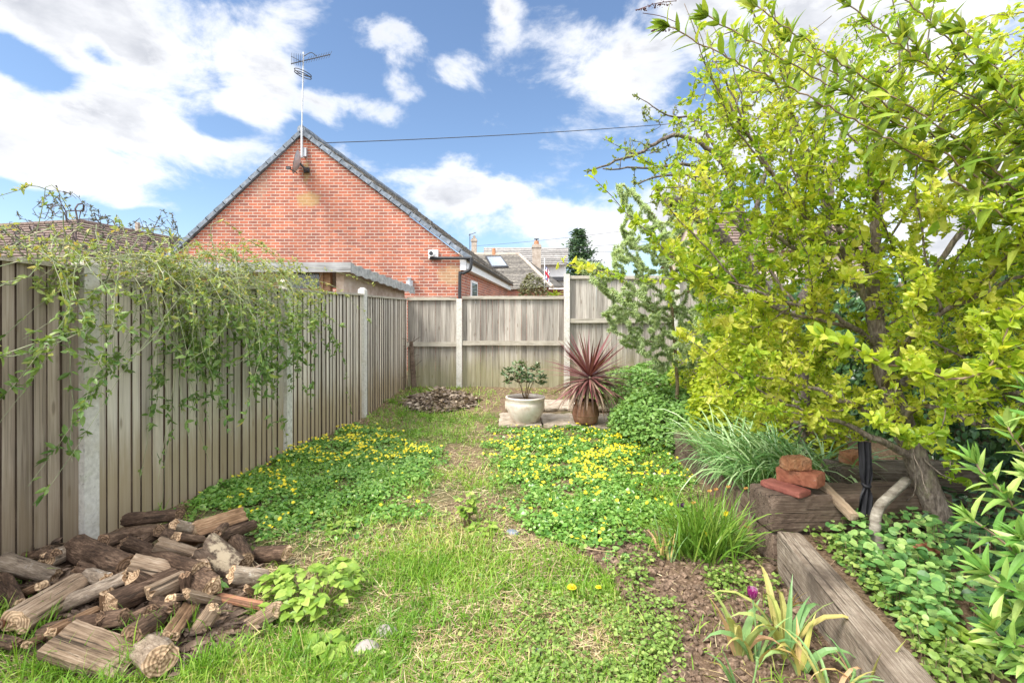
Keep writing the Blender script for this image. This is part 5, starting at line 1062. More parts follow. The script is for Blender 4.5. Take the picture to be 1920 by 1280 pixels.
# ---------------------------------------------------------------- woody growth by joining points of a crown volume to the nearest wood
class Wood:
    def __init__(s): s.p = np.zeros((60000, 3)); s.par = np.full(60000, -1); s.n = 0; s.paths = []; s.d = np.zeros((60000, 3)); s.fixed = np.zeros(60000)
    def limb(s, pts, r0, r1, at=None, n=None):
        pts = np.asarray(pts, float); L = np.linalg.norm(np.diff(pts, axis=0), axis=1).sum(); q = smooth_path(pts, n or max(5, int(L / .07)))
        q = q + rng.normal(0, .006, q.shape) * (np.arange(len(q)) > 0)[:, None]
        ids = []
        if at is not None: ids.append(at)
        else:
            if s.n: 
                dd = np.linalg.norm(s.p[:s.n] - q[0], axis=1); j = int(dd.argmin())
                if dd[j] < .12: ids.append(j)
        rr = np.linspace(r0, r1, len(q))
        for k, c in enumerate(q):
            if k == 0 and ids: continue
            i = s.n; s.p[i] = c; s.par[i] = ids[-1] if ids else -1; s.fixed[i] = rr[k]; s.n += 1; ids.append(i)
        for a, b in zip(ids[:-1], ids[1:]): s.d[b] = unit(s.p[b] - s.p[a])
        s.d[ids[0]] = s.d[ids[1]] if s.d[ids[0]].sum() == 0 else s.d[ids[0]]
        s.paths.append((ids, True)); return ids
    def twig(s, t, up=.15, jit=.05, avoid=0.0, kseg=.06):
        dd = np.linalg.norm(s.p[:s.n] - t, axis=1) + s.pen[:s.n]; j = int(dd.argmin()); a = s.p[j]; L = np.linalg.norm(t - a)
        if L < .03: return
        k = max(3, min(12, int(L / kseg) + 2)); ctrl = a + (unit(s.d[j] + rng.normal(0, .35, 3))) * L * .45 + np.array([0, 0, up * L]); u = np.linspace(0, 1, k)[1:, None]
        q = a * (1 - u) ** 2 + 2 * ctrl * u * (1 - u) + t * u * u + rng.normal(0, jit * .12, (k - 1, 3)); ids = [j]
        for c in q:
            i = s.n; s.p[i] = c; s.par[i] = ids[-1]; s.d[i] = unit(c - s.p[ids[-1]]); s.pen[i] = 0; s.n += 1; ids.append(i)
        s.paths.append((ids, False))
    def grow(s, targets, **k):
        s.pen = np.zeros(60000); base = s.p[:s.n].copy(); m_ = np.array([np.linalg.norm(base - t, axis=1).min() for t in targets])
        for i in np.argsort(m_): s.twig(targets[i], **k)
    def radii(s, tip=.0016, e=.42):
        cnt = np.zeros(s.n); kids = np.bincount(s.par[:s.n][s.par[:s.n] >= 0], minlength=s.n)
        for i in range(s.n - 1, -1, -1):
            if kids[i] == 0: cnt[i] += 1
            if s.par[i] >= 0: cnt[s.par[i]] += cnt[i]
        s.cnt = cnt; r = tip * np.maximum(cnt, 1) ** e; s.r = np.maximum(np.minimum(r, .02), s.fixed[:s.n]); return s.r
    def mesh(s, big=9, small=4):
        mb = MB()
        for ids, fx in s.paths:
            r = s.r[ids].copy(); r[0] = r[1] if not fx and len(r) > 1 else r[0]; tubes(mb, s.p[ids], r, big if fx else small, 0, rng.random())
        return mb
    def spots(s, n, maxcnt=4, minfrac=.0):
        """Random places on thin twigs: points and directions."""
        seg = np.array([(p_, i) for ids, fx in s.paths for p_, i in zip(ids[:-1], ids[1:]) if s.cnt[i] <= maxcnt]); L = np.linalg.norm(s.p[seg[:, 1]] - s.p[seg[:, 0]], axis=1)
        k = rng.choice(len(seg), n, p=L / L.sum()); u = rng.random((n, 1)); return s.p[seg[k, 0]] * (1 - u) + s.p[seg[k, 1]] * u, s.d[seg[k, 1]]
def fill_poly(poly, n, dlo, dhi, gap=0.0, seed=0):
    """Points in a crown whose silhouette is known, through a range of depth; dlo/dhi may be functions of px."""
    out = []; xs_, ys_ = zip(*poly)
    while len(out) < n:
        px, py = rng.uniform(min(xs_), max(xs_)), rng.uniform(min(ys_), max(ys_))
        if not in_poly(np.array(px), np.array(py), poly): continue
        if gap and fbm(np.array(px / 90.), np.array(py / 90.), seed, 3) < gap: continue
        a, b = (f(px) if callable(f) else f for f in (dlo, dhi)); out.append(P(px, py, a + (b - a) * rng.beta(1.6, 1.6)))
    return np.array(out)
LEAF5 = ((0, .1), (.22, .75), (.5, 1.0), (.78, .62), (1, .03))
LEAF4 = ((0, .1), (.3, .95), (.68, .8), (1, .04))
def clusters(mb, Pt, Dr, per, size, wd, prof, spread=.9, curl=.25, upb=.5, fold=.25, rndf=None, js=.004):
    n = len(Pt); m_ = n * per; Ps = np.repeat(Pt, per, 0) + rng.normal(0, js, (m_, 3)); D = unit(np.repeat(Dr, per, 0) * .55 + rng.normal(0, spread * .6, (m_, 3)) + np.array([0, 0, .25])); U = unit(rng.normal(0, .55, (m_, 3)) + np.array([0, -.25, upb]))
    base = np.repeat(rng.random(n), per); r = np.clip(base * .6 + rng.random(m_) * .4, 0, 1) if rndf is None else rndf(Ps)
    leaves(mb, Ps, D, U, rng.uniform(.55, 1.2, m_) * np.repeat(size, per) if not np.isscalar(size) else rng.uniform(.55, 1.2, m_) * size, wd, prof, rng.uniform(-.1, curl * 2, m_), fold, 0, r)
M_BARK = mat_stuff('grey_bark', [(0, (.07,.055,.045)), (.5, (.2,.16,.13)), (1, (.36,.31,.26))], (1, 1, .35), ns=55, bump=1.0, bd=.012, over=[((.2,.21,.1), 6, .56, .74)])
M_TWIG = mat_stuff('twig', [(0, (.15,.1,.065)), (1, (.3,.22,.14))], ns=20, rnd=.3)
M_TWIGD = mat_stuff('dark_twig', [(0, (.06,.042,.045)), (1, (.15,.115,.11))], ns=20, rnd=.3)
M_LIME = mat_leaf('lime_leaf', [(0, (.2,.34,.03)), (.4, (.38,.49,.045)), (.75, (.52,.58,.07)), (1, (.64,.63,.14))], .52, tcol=(1.3, 1.25, .5), rough=.4, mott=.1)
# ---------------------------------------------------------------- the leafy tree
tr = thing('young_leaf_tree', 'many branched tree covered in fresh yellow green leaves over the raised bed', 'tree', tuple(P(1765, 985, 2.95)))
w = Wood()
trunk = w.limb([P(1800, 1070, 2.98), P(1765, 975, 2.95), P(1728, 885, 2.95), P(1697, 805, 2.97), P(1668, 730, 3.0), P(1648, 650, 3.03), P(1638, 570, 3.06)], .076, .048, n=20)
w.limb([P(1638, 570, 3.06), P(1637, 500, 3.05), P(1645, 400, 3.0), P(1640, 290, 2.9), P(1690, 150, 2.8)], .04, .007)
w.limb([P(1640, 600, 3.04), P(1590, 490, 3.0), P(1480, 370, 2.9), P(1400, 250, 2.85), P(1310, 100, 2.8)], .022, .004)
w.limb([P(1638, 520, 3.05), P(1560, 400, 3.2), P(1500, 250, 3.2), P(1450, 90, 3.1)], .019, .004)
w.limb([P(1646, 640, 3.03), P(1560, 590, 2.9), P(1460, 560, 2.8), P(1340, 520, 2.75)], .018, .004)
w.limb([P(1640, 560, 3.05), P(1540, 500, 3.3), P(1420, 420, 3.4), P(1290, 330, 3.4)], .024, .005)
w.limb([P(1650, 640, 3.03), P(1720, 560, 3.0), P(1800, 430, 2.9), P(1900, 260, 2.8)], .028, .006)
w.limb([P(1655, 655, 3.02), P(1740, 690, 2.95), P(1850, 730, 2.9), P(2000, 740, 2.9)], .036, .012)
w.limb([P(1668, 735, 3.0), P(1740, 690, 3.15), P(1830, 620, 3.2), P(1980, 530, 3.2)], .03, .009)
w.limb([P(1728, 860, 2.95), P(1650, 825, 2.88), P(1570, 790, 2.85), P(1480, 770, 2.8)], .026, .005)
w.limb([P(1700, 810, 2.97), P(1600, 760, 2.8), P(1500, 720, 2.7), P(1400, 700, 2.7)], .02, .005)
w.limb([P(1660, 720, 3.0), P(1700, 640, 2.7), P(1820, 560, 2.4), P(1960, 500, 2.3)], .022, .006)
w.limb([P(1690, 790, 2.97), P(1740, 760, 2.75), P(1850, 800, 2.7), P(1930, 760, 2.5)], .02, .006)
CROWN = [(1330,150),(1370,60),(1480,30),(1600,50),(1750,60),(1920,40),(2120,60),(2150,800),(1930,800),(1800,760),(1740,850),(1660,880),(1560,840),(1480,800),(1390,770),(1315,700),(1290,650),(1335,590),(1300,520),(1265,470),(1285,420),(1240,350),(1275,300),(1300,220)]
base_n = w.n
for k in range(110):
    j = rng.integers(8, base_n); a0 = w.p[j]; outw = unit(a0 - P(1640, 620, 3.0) + np.array([-.1, -.1, .15]) + rng.normal(0, .3, 3)); L = rng.uniform(.35, .95); e_ = a0 + outw * L; ex, ey = 960 + e_[0] / e_[1] * F, HY - (e_[2] - H) / e_[1] * F
    if ey > 800 and ex < 1680: continue
    w.limb([a0, a0 + outw * L * .5 + rng.normal(0, .04, 3), a0 + outw * L + np.array([0, 0, .12 * L])], .0055, .0016, at=int(j))
T = fill_poly(CROWN, 2100, lambda px: 2.55 if px < 1700 else 2.0, lambda px: 3.7, .30, 4)
T = np.concatenate([T, fill_poly([(1270,330),(1330,170),(1420,120),(1520,200),(1560,520),(1480,700),(1330,660),(1300,540),(1265,440)], 500, 2.7, 3.7)]); T = T + rng.normal(0, .07, T.shape); tx, ty = 960 + T[:, 0] / T[:, 1] * F, HY - (T[:, 2] - H) / T[:, 1] * F; T = T[(ty < 825) | (tx > 1770)]
w.grow(T, up=.1); w.radii(.002)
w.mesh().build('trunk', [M_BARK], tr, smooth=True)
for i_, pth in enumerate([]): pass
Pt, Dr = w.spots(27000, 9); ppx, ppy = 960 + Pt[:, 0] / Pt[:, 1] * F, HY - (Pt[:, 2] - H) / Pt[:, 1] * F; kk = rng.random(len(Pt)) < np.clip(.45 + (ppy - 170) / 650 + (ppx - 1500) / 1800, .3, .95); kk &= (ppy < 838) | (ppx > 1770); Pt, Dr = Pt[kk], Dr[kk]; mb = MB(); tone = np.repeat(fbm(Pt[:, 0] * 3, Pt[:, 2] * 3 + Pt[:, 1] * 2, 71, 3), 4); clusters(mb, Pt, Dr, 4, rng.gamma(8, .0041, len(Pt)), .29, LEAF4, 1.2, js=.012, rndf=lambda q_: np.clip((tone - .5) * 1.5 + .5 + rng.normal(0, .22, len(tone)), 0, 1))
mb.build('crown', M_LIME, tr)
# the near spray with larger leaves
sp = thing('leafy_branch', 'close long twig with larger fresh leaves reaching in from the side of the tree', 'branch', tuple(P(1990, 660, 2.0)))
w = Wood(); w.limb([P(2000, 650, 2.0), P(1920, 668, 2.0), P(1850, 700, 2.0), P(1760, 706, 1.98), P(1660, 680, 1.98), P(1590, 650, 1.97), P(1530, 628, 1.96)], .007, .0025, n=22)
w.limb([P(1850, 700, 2.0), P(1880, 640, 2.0), P(1905, 590, 2.0), P(1950, 545, 2.03)], .004, .002, n=12)
w.radii(.002); w.mesh().build('stem', M_TWIG, sp, smooth=True); Pt, Dr = w.spots(85, 99); mb = MB(); clusters(mb, Pt, Dr, 4, .06, .28, LEAF5); mb.build('leaf', M_LIME, sp)
sp = thing('leafy_branch', 'long nearly level twig with fresh leaves high up under the hanging buddleia', 'branch', tuple(P(1990, 190, 2.3)))
w = Wood(); w.limb([P(1990, 190, 2.3), P(1850, 200, 2.3), P(1720, 215, 2.3), P(1600, 190, 2.3)], .007, .002, n=14)
w.radii(.002); w.mesh().build('stem', M_TWIG, sp, smooth=True); Pt, Dr = w.spots(40, 99); mb = MB(); clusters(mb, Pt, Dr, 4, .055, .28, LEAF5); mb.build('leaf', M_LIME, sp)

# ---------------------------------------------------------------- old dark apple behind it
ap = thing('old_fruit_tree', 'old dark barked fruit tree with sparse budding twigs and a sawn limb', 'tree', tuple(P(1497, 830, 4.6)))
w = Wood(); w.limb([P(1492, 870, 4.6), P(1497, 790, 4.6), P(1500, 700, 4.6), P(1470, 600, 4.6), P(1400, 500, 4.55), P(1335, 430, 4.5), P(1285, 384, 4.45), P(1245, 378, 4.4)], .085, .045, n=26)
w.limb([P(1480, 620, 4.6), P(1540, 480, 4.6), P(1560, 330, 4.6), P(1600, 180, 4.6)], .06, .015)
w.limb([P(1400, 500, 4.55), P(1390, 400, 4.5), P(1350, 300, 4.4), P(1270, 255, 4.3), P(1190, 290, 4.2), P(1100, 322, 4.1)], .04, .006)
w.limb([P(1365, 330, 4.4), P(1290, 310, 4.3), P(1210, 315, 4.2), P(1130, 318, 4.1)], .02, .005); w.limb([P(1380, 380, 4.5), P(1300, 330, 4.5), P(1240, 330, 4.5), P(1190, 345, 4.4)], .02, .005)
w.limb([P(1360, 310, 4.4), P(1310, 230, 4.4), P(1250, 215, 4.3), P(1185, 178, 4.3)], .016, .003); w.limb([P(1400, 450, 4.5), P(1440, 300, 4.4), P(1480, 150, 4.3)], .03, .006)
T = fill_poly([(1150,270),(1230,190),(1330,210),(1450,150),(1560,260),(1560,480),(1420,520),(1300,440),(1210,380),(1170,330)], 330, 4.0, 4.9, .35, 14); w.grow(T, up=.12, jit=.15); w.radii(.0026)
w.mesh().build('trunk', [mat_stuff('dark_bark_tree', [(0, (.05,.04,.035)), (.5, (.13,.105,.09)), (1, (.25,.21,.17))], ns=40, bump=.9)], ap, smooth=True)
M_BUD = mat_leaf('bud_leaf', [(0, (.16,.22,.05)), (1, (.32,.38,.09))], .3); Pt, Dr = w.spots(1300, 3); mb = MB(); clusters(mb, Pt, Dr, 4, .03, .25, LEAF4); mb.build('crown', M_BUD, ap)

# ---------------------------------------------------------------- silvery conifer sapling
M_NEEDLE = mat_leaf('silver_needle', [(0, (.32,.43,.2)), (.5, (.53,.63,.37)), (1, (.68,.74,.5))], .45, tcol=(1.1, 1.1, .7))
cf = thing('larch_sapling', 'silvery green larch like sapling with drooping needle tufted branches', 'tree', tuple(G(1265, 770)))
w = Wood(); D0 = 6.2; w.limb([P(1270, 770, D0), P(1268, 690, D0), P(1262, 600, D0), P(1258, 500, D0), P(1235, 420, D0), P(1200, 380, D0 - .1), P(1168, 345, D0 - .2)], .024, .006, n=26)
for (pts, r0) in (([(1258,500),(1215,470),(1180,460),(1166,428)], .012), ([(1262,600),(1210,560),(1150,515),(1090,490)], .014), ([(1262,610),(1200,570),(1150,560),(1112,522)], .01), ([(1266,640),(1215,600),(1170,580),(1130,590)], .012), ([(1268,660),(1220,640),(1185,650),(1165,640)], .01), ([(1258,520),(1300,470),(1330,400)], .012), ([(1262,560),(1310,540),(1360,520)], .012), ([(1266,640),(1310,640),(1350,660)], .01), ([(1240,430),(1270,400),(1290,370)], .008), ([(1260,560),(1215,530),(1190,490),(1150,480)], .01)):
    w.limb([P(a_, b_, D0 - .55 * abs(a_ - 1262) / 170 * (1 if k % 2 else -.3)) for k, (a_, b_) in enumerate(pts)], r0, .003)
T = fill_poly([(1150,345),(1185,350),(1230,400),(1290,360),(1340,420),(1360,560),(1350,680),(1230,700),(1190,650),(1130,610),(1155,560),(1100,530),(1085,490),(1140,490),(1160,430),(1185,430)], 640, 5.5, 6.7, .2, 24); w.grow(T, up=-.12); w.radii(.003)
w.mesh().build('trunk', M_TWIG, cf, smooth=True)
Pt, Dr = w.spots(11500, 60); n = len(Pt); per = 11; m_ = n * per; D = unit(np.repeat(Dr, per, 0) * .5 + rand_dirs(m_)); mb = MB()
blades(mb, np.repeat(Pt, per, 0), D, rng.uniform(.028, .06, m_), .0135, .2, 2, rnd=np.clip(np.repeat(rng.random(n), per) * .6 + rng.random(m_) * .4, 0, 1)); mb.build('crown', M_NEEDLE, cf)

# ---------------------------------------------------------------- leafy mound, lime shrub, ivy, edging foliage
M_MOUND = mat_leaf('mound_leaf', [(0, (.09,.2,.045)), (.5, (.19,.35,.08)), (1, (.31,.47,.14))], .32, mott=.15)
def mound(name, label, cat, cx, cy, rx, ry, hz, n, size, mat, base_z=None, stems=60, stem_mat=None, wd=.42, prof=LEAF4, lump=.5, seed=0):
    z0 = float(gz(cx, cy, False)) if base_z is None else base_z; t = thing(name, label, cat, (cx, cy, z0))
    m_ = n; a = rng.uniform(0, 6.283, m_); r_ = np.sqrt(rng.random(m_)); x, y = cx + np.cos(a) * r_ * rx, cy + np.sin(a) * r_ * ry
    top = hz * np.sqrt(np.clip(1 - r_ ** 2.2, 0, 1)) * (1 - lump * .5 + lump * fbm(x * 4, y * 4, seed, 3) * 1.2); z = z0 + top * (1 - rng.random(m_) ** 2.2 * .75)
    x = x + rng.normal(0, .02, m_); mb = MB(); out = unit(np.stack([np.cos(a) * r_, np.sin(a) * r_, .9 + 0 * a], -1))
    leaves(mb, np.stack([x, y, z], -1), unit(rand_dirs(m_, -.3, .3) + out * .4), unit(out + rng.normal(0, .4, (m_, 3))), rng.uniform(.6, 1.25, m_) * size, wd, prof, .2, .25, 0, np.clip(fbm(x * 6, y * 6, seed + 3, 3) * .7 + rng.random(m_) * .5 - .1, 0, 1)); mb.build('foliage', mat, t)
    if stems:
        mb = MB(); k = rng.choice(m_, stems); tops = np.stack([x, y, z], -1)[k]; b0 = tops.copy(); b0[:, :2] = np.array([cx, cy]) + (b0[:, :2] - np.array([cx, cy])) * .6; b0[:, 2] = z0
        mid = (tops + b0) / 2 + rng.normal(0, .03, (stems, 3)); tubes(mb, np.stack([b0, mid, tops], 1), .004, 4); mb.build('stem', stem_mat or M_TWIG, t)
    return t
mound('hardy_geranium', 'dense mound of small lobed green leaves spilling beside the paving', 'shrub', 2.05, 6.3, .75, 1.0, .5, 8000, .05, M_MOUND, seed=3, base_z=.05)
mound('hardy_geranium', 'second bushy green mound against the cross fence behind the larch sapling', 'shrub', 2.2, 7.9, .9, .8, .6, 5000, .055, M_MOUND, seed=4)
mound('lime_shrub', 'lime green rounded shrub between the larch sapling and the big tree', 'shrub', 2.75, 5.3, .75, .8, 1.25, 9000, .055, M_LIME, seed=5, base_z=.2)
mound('yellow_shrub', 'tall lime leafed shrub at the back near the tall fence bay', 'shrub', 3.3, 7.2, .9, .9, 1.6, 6500, .06, M_LIME, seed=6, base_z=.2)
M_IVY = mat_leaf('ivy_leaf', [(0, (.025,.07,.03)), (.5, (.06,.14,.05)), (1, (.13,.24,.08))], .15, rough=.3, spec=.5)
n = 15000; y = rng.uniform(.8, 9.0, n); x = 3.50 + .15 * y - rng.gamma(1.5, .09, n); z = rng.uniform(.1, 2.1, n) * (1 - .0 * y); mb = MB()
leaves(mb, np.stack([x, y, z], -1), unit(np.stack([-.3 + 0 * x, rng.normal(0, .6, n), rng.normal(-.4, .5, n)], -1)), unit(np.stack([-1 + 0 * x, rng.normal(0, .5, n), rng.normal(.5, .5, n)], -1)), rng.uniform(.04, .085, n), .45, LEAF4)
tag(mb.build('ivy', M_IVY), 'dark green ivy smothering the side fence behind the trees', 'ivy')
M_ROUND = mat_leaf('round_leaf', [(0, (.07,.18,.05)), (.5, (.17,.34,.09)), (1, (.36,.5,.16))], .25, mott=.15)
def ground_leaves(name, label, poly, n, size, mat, hz, wd=.5, prof=HEART, dl=None):
    ps = []
    xs_, ys_ = zip(*poly)
    while len(ps) < n:
        px, py = rng.uniform(min(xs_), max(xs_)), rng.uniform(min(ys_), max(ys_))
        if in_poly(np.array(px), np.array(py), poly):
            D = (H - .22) * F / (py - HY); ps.append(((px - 960) / F * D, D))
    ps = np.array(ps); h = hz * rng.random(n) ** 1.5 * (.4 + 1.2 * fbm(ps[:, 0] * 5, ps[:, 1] * 5, 17, 3)); z = gz(ps[:, 0], ps[:, 1], False) + .02 + h; mb = MB()
    leaves(mb, np.stack([ps[:, 0], ps[:, 1], z], -1), rand_dirs(n, -.3, .4), unit(rng.normal(0, .45, (n, 3)) + np.array([-.1, -.2, 1])), rng.uniform(.55, 1.25, n) * size, wd, prof, .15, .2)
    for i in rng.choice(n, n // 6): tubes(mb, np.array([[ps[i, 0] + rng.normal(0, .02), ps[i, 1], z[i] - h[i] - .02], [ps[i, 0], ps[i, 1], z[i]]]), .0018, 3, 1)
    return tag(mb.build(name, [mat, M_TWIG]), label, 'ground cover', kind='stuff')
ground_leaves('round_leaf_cover', 'round bluish green leaves carpeting the raised bed beside the pale sleeper', [(1545,985),(1640,985),(1760,1000),(1800,1080),(1780,1240),(1720,1210),(1640,1110),(1560,1030)], 1000, .043, M_ROUND, .17)
ground_leaves('bed_weeds', 'small leafy weeds along the top of the pale sleeper in the raised bed', [(1510,1000),(1560,1000),(1660,1110),(1800,1240),(1900,1300),(1760,1300),(1690,1170),(1600,1080)], 700, .03, M_WEED, .1, .42, LEAF4)
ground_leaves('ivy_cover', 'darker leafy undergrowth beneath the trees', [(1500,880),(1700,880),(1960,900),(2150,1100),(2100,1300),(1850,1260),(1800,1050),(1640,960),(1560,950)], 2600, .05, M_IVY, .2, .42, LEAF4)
ground_leaves('bed_seedlings', 'loose light green seedlings scattered in the raised bed behind the sleepers', [(1330,815),(1500,820),(1640,900),(1500,900),(1340,850)], 500, .04, M_WEED, .12, .42, LEAF4)

# ---------------------------------------------------------------- strap leaved clumps
M_DAFF = mat_leaf('silver_strap', [(0, (.09,.21,.06)), (.5, (.19,.36,.11)), (1, (.42,.55,.27))], .2, rough=.32, spec=.5, mott=.08)
t = thing('daffodil_clump', 'big clump of arching silvery green daffodil leaves behind the sleeper edging', 'daffodils', (2.05, 3.95, .18)); mb = MB()
n = 620; cx, cy = rng.uniform(1.78, 2.5, n), rng.uniform(3.55, 4.5, n); a = rng.normal(np.pi, 1.25, n) ; D = np.stack([np.cos(a) * .55, np.sin(a) * .5 - .05, rng.uniform(.8, 1.3, n)], -1)
blades(mb, np.stack([cx, cy, 0 * cx + .17], -1), D, rng.uniform(.48, .85, n), rng.uniform(.014, .022, n), rng.uniform(1.2, 3.0, n), 7, vee=.25); mb.build('leaf', M_DAFF, t)
M_BRIGHT = mat_leaf('bright_strap', [(0, (.09,.2,.02)), (.6, (.17,.32,.04)), (1, (.30,.42,.08))], .25, rough=.35, mott=.08)
q1 = G(1325, 1050); t = thing('jonquil_clump', 'upright bright green narrow leaved clump with fading yellow flowers by the dug bed', 'daffodils', tuple(q1)); mb = MB()
n = 340; cx, cy = q1[0] + rng.normal(0, .1, n), q1[1] + rng.normal(.05, .075, n); D = np.stack([rng.normal(0, .42, n) + (cx - q1[0]) * 2, rng.normal(0, .3, n), np.ones(n)], -1)
blades(mb, np.stack([cx, cy, 0 * cx + q1[2] - .01], -1), D, rng.uniform(.26, .52, n), rng.uniform(.009, .015, n), rng.uniform(.2, 1.4, n), 6, vee=.2)
n = 26; D = np.stack([rng.normal(0, 1, n), rng.normal(-.5, .6, n), rng.uniform(.3, .6, n)], -1); blades(mb, np.tile(q1, (n, 1)) + rng.normal(0, .07, (n, 3)) * [1, 1, 0], D, rng.uniform(.25, .42, n), rng.uniform(.008, .014, n), rng.uniform(.6, 1.4, n), 6, vee=.2); mb.build('leaf', M_BRIGHT, t)
M_SPENT = mat_leaf('spent_petal', [(0, (.5,.25,.08)), (1, (.8,.5,.12))], .25)
for (px, py, k) in ((1322,1000,1), (1361,962,1), (1400,985,0), (1330,918,0), (1342,915,0), (1365,910,0), (1398,913,0), (1300,940,0)):
    c = P(px, py, q1[1] - .02 + .03 * k); mb = MB(); tubes(mb, smooth_path([q1 + np.array([(px - 1325) * .0006, 0, 0]), (q1 + c) / 2 + np.array([0, 0, .03]), c], 8), .0028, 5, 0); st = mb.build('flower_stalk', M_BRIGHT, t)
    mb = MB(); m_ = 7; a = np.arange(m_) / m_ * 6.28; D = np.stack([np.cos(a), -.5 + 0 * a, np.sin(a) * (1 if k else .6) - (0 if k else .5)], -1); leaves(mb, np.tile(c, (m_, 1)), D, np.tile([0, -1, 0.2], (m_, 1)), .021 if k else .016, .3, LEAF4, .3, .3); mb.build('flower', M_YEL if k else M_SPENT, t)
# tulips going over
M_TULG = mat_leaf('tulip_green', [(0, (.13,.26,.09)), (.5, (.22,.36,.13)), (.8, (.40,.42,.12)), (1, (.55,.42,.12))], .2, rough=.35, mott=.06)
M_TULY = mat_leaf('tulip_fading', [(0, (.36,.4,.13)), (.45, (.55,.42,.15)), (1, (.62,.38,.24))], .3, rough=.4, mott=.1)
M_PURP = mat_leaf('purple_petal', [(0, (.16,.01,.09)), (.7, (.33,.03,.2)), (1, (.7,.5,.62))], .2, rough=.35)
TPROF = [.5, .8, 1.0, 1.0, .85, .6, .3, .03]
def tulip(px, py, n, hgt, wid, yel, label, seed, stalks=(), lean=0.0):
    n = int(n * 1.25); r = np.random.default_rng(seed); q = G(px, py); t = thing('tulip', label, 'tulip', tuple(q), 'tulips going over in the dug soil bed')
    for mat, m_ in ((M_TULG, n - int(n * yel)), (M_TULY, int(n * yel))):
        if not m_: continue
        a = r.uniform(0, 6.28, m_); D = np.stack([np.cos(a) * .35 + lean, np.sin(a) * .3, r.uniform(.9, 1.4, m_)], -1); mb = MB()
        blades(mb, np.tile(q, (m_, 1)) + np.stack([np.cos(a), np.sin(a), 0 * a], -1) * .012, D, r.uniform(.85, 1.35, m_) * hgt, r.uniform(.6, 1.0, m_) * wid, r.uniform(.5, 3.4, m_), 7, prof=TPROF, vee=.35, side=np.stack([-np.sin(a), np.cos(a), 0 * a], -1) + r.normal(0, .4, (m_, 3))); mb.build('leaf', mat, t)
    for (tx, ty, kind) in stalks:
        c = P(tx, ty, q[1] + .02); mb = MB(); tubes(mb, smooth_path([q, q * .5 + c * .5 + np.array([.01, 0, .0]), c], 10), np.linspace(.0042, .0034, 10), 6); mb.build('flower_stalk', M_TULG, t)
        mb = MB()
        if kind == 'bloom':
            for ring, (m_, el_, L) in enumerate(((6, .9, .042), (7, 1.3, .044))):
                a = np.arange(m_) / m_ * 6.28 + ring * .5; D = np.stack([np.cos(a), np.sin(a), np.full(m_, el_)], -1); leaves(mb, np.tile(c, (m_, 1)) - np.array([0, 0, .012]) + np.stack([np.cos(a), np.sin(a), 0 * a], -1) * .006, D, np.stack([np.cos(a), np.sin(a), -.3 + 0 * a], -1) * -1, L, .42, ((0, .5), (.4, 1), (.75, .95), (1, .4)), -.5, .5, 0, r.uniform(.2, 1, m_))
            mb.build('flower', M_PURP, t)
        elif kind == 'pod':
            lathe(mb, [(0, -.014), (.006, -.008), (.0065, .006), (.003, .014), (.007, .017), (0, .018)], c, 8); mb.build('seed_pod', M_TULG, t)
        else:
            m_ = 8; leaves(mb, np.tile(c, (m_, 1)), rand_dirs(m_, -1, .2), rand_dirs(m_), .026, .35, LEAF4, .4, .4, 0, r.uniform(0, .15, m_)); mb.build('flower', mat_leaf('withered_petal', [(0, (.04,.01,.04)), (1, (.1,.03,.1))], .1), t)
    return t
tulip(1415, 1250, 6, .26, .038, .3, 'tulip with the only open purple and white flower', 1, [(1411, 1117, 'bloom')])
tulip(1385, 1235, 8, .30, .042, .6, 'tulip with orange tinged leaves and a withered dark purple flower', 2, [(1384, 1222, 'dead')])
tulip(1475, 1240, 8, .36, .042, .25, 'tall tulip clump with broad green curling leaves beside the pale sleeper', 3, [], .02)
tulip(1500, 1270, 5, .22, .04, .2, 'short tulip with two pale arching leaves near the pale sleeper', 4, [])
tulip(1455, 1180, 7, .27, .036, .65, 'tulip with yellow and pink dying leaves behind the purple flower', 5, [])
tulip(1392, 1330, 6, .17, .05, .3, 'low tulip with broad rounded leaves and bare seed pod at the picture bottom', 6, [(1420, 1240, 'pod')])
tulip(1560, 1330, 8, .25, .02, .4, 'narrow leaved yellowing tulip tuft at the bottom end of the pale sleeper', 7, [(1602, 1262, 'pod')])
tulip(1620, 1320, 9, .27, .02, .55, 'straggly dry tulip tuft against the pale sleeper at the picture bottom', 8, [])
tulip(1240, 1050, 5, .16, .024, .8, 'small tulip with pinkish withered leaves at the top of the dug bed', 9, [(1228, 968, 'pod')])
tulip(1256, 1062, 5, .22, .016, .4, 'thin upright tulip with striped yellow stems beside the pinkish withered one', 10, [(1276, 945, 'dead')])

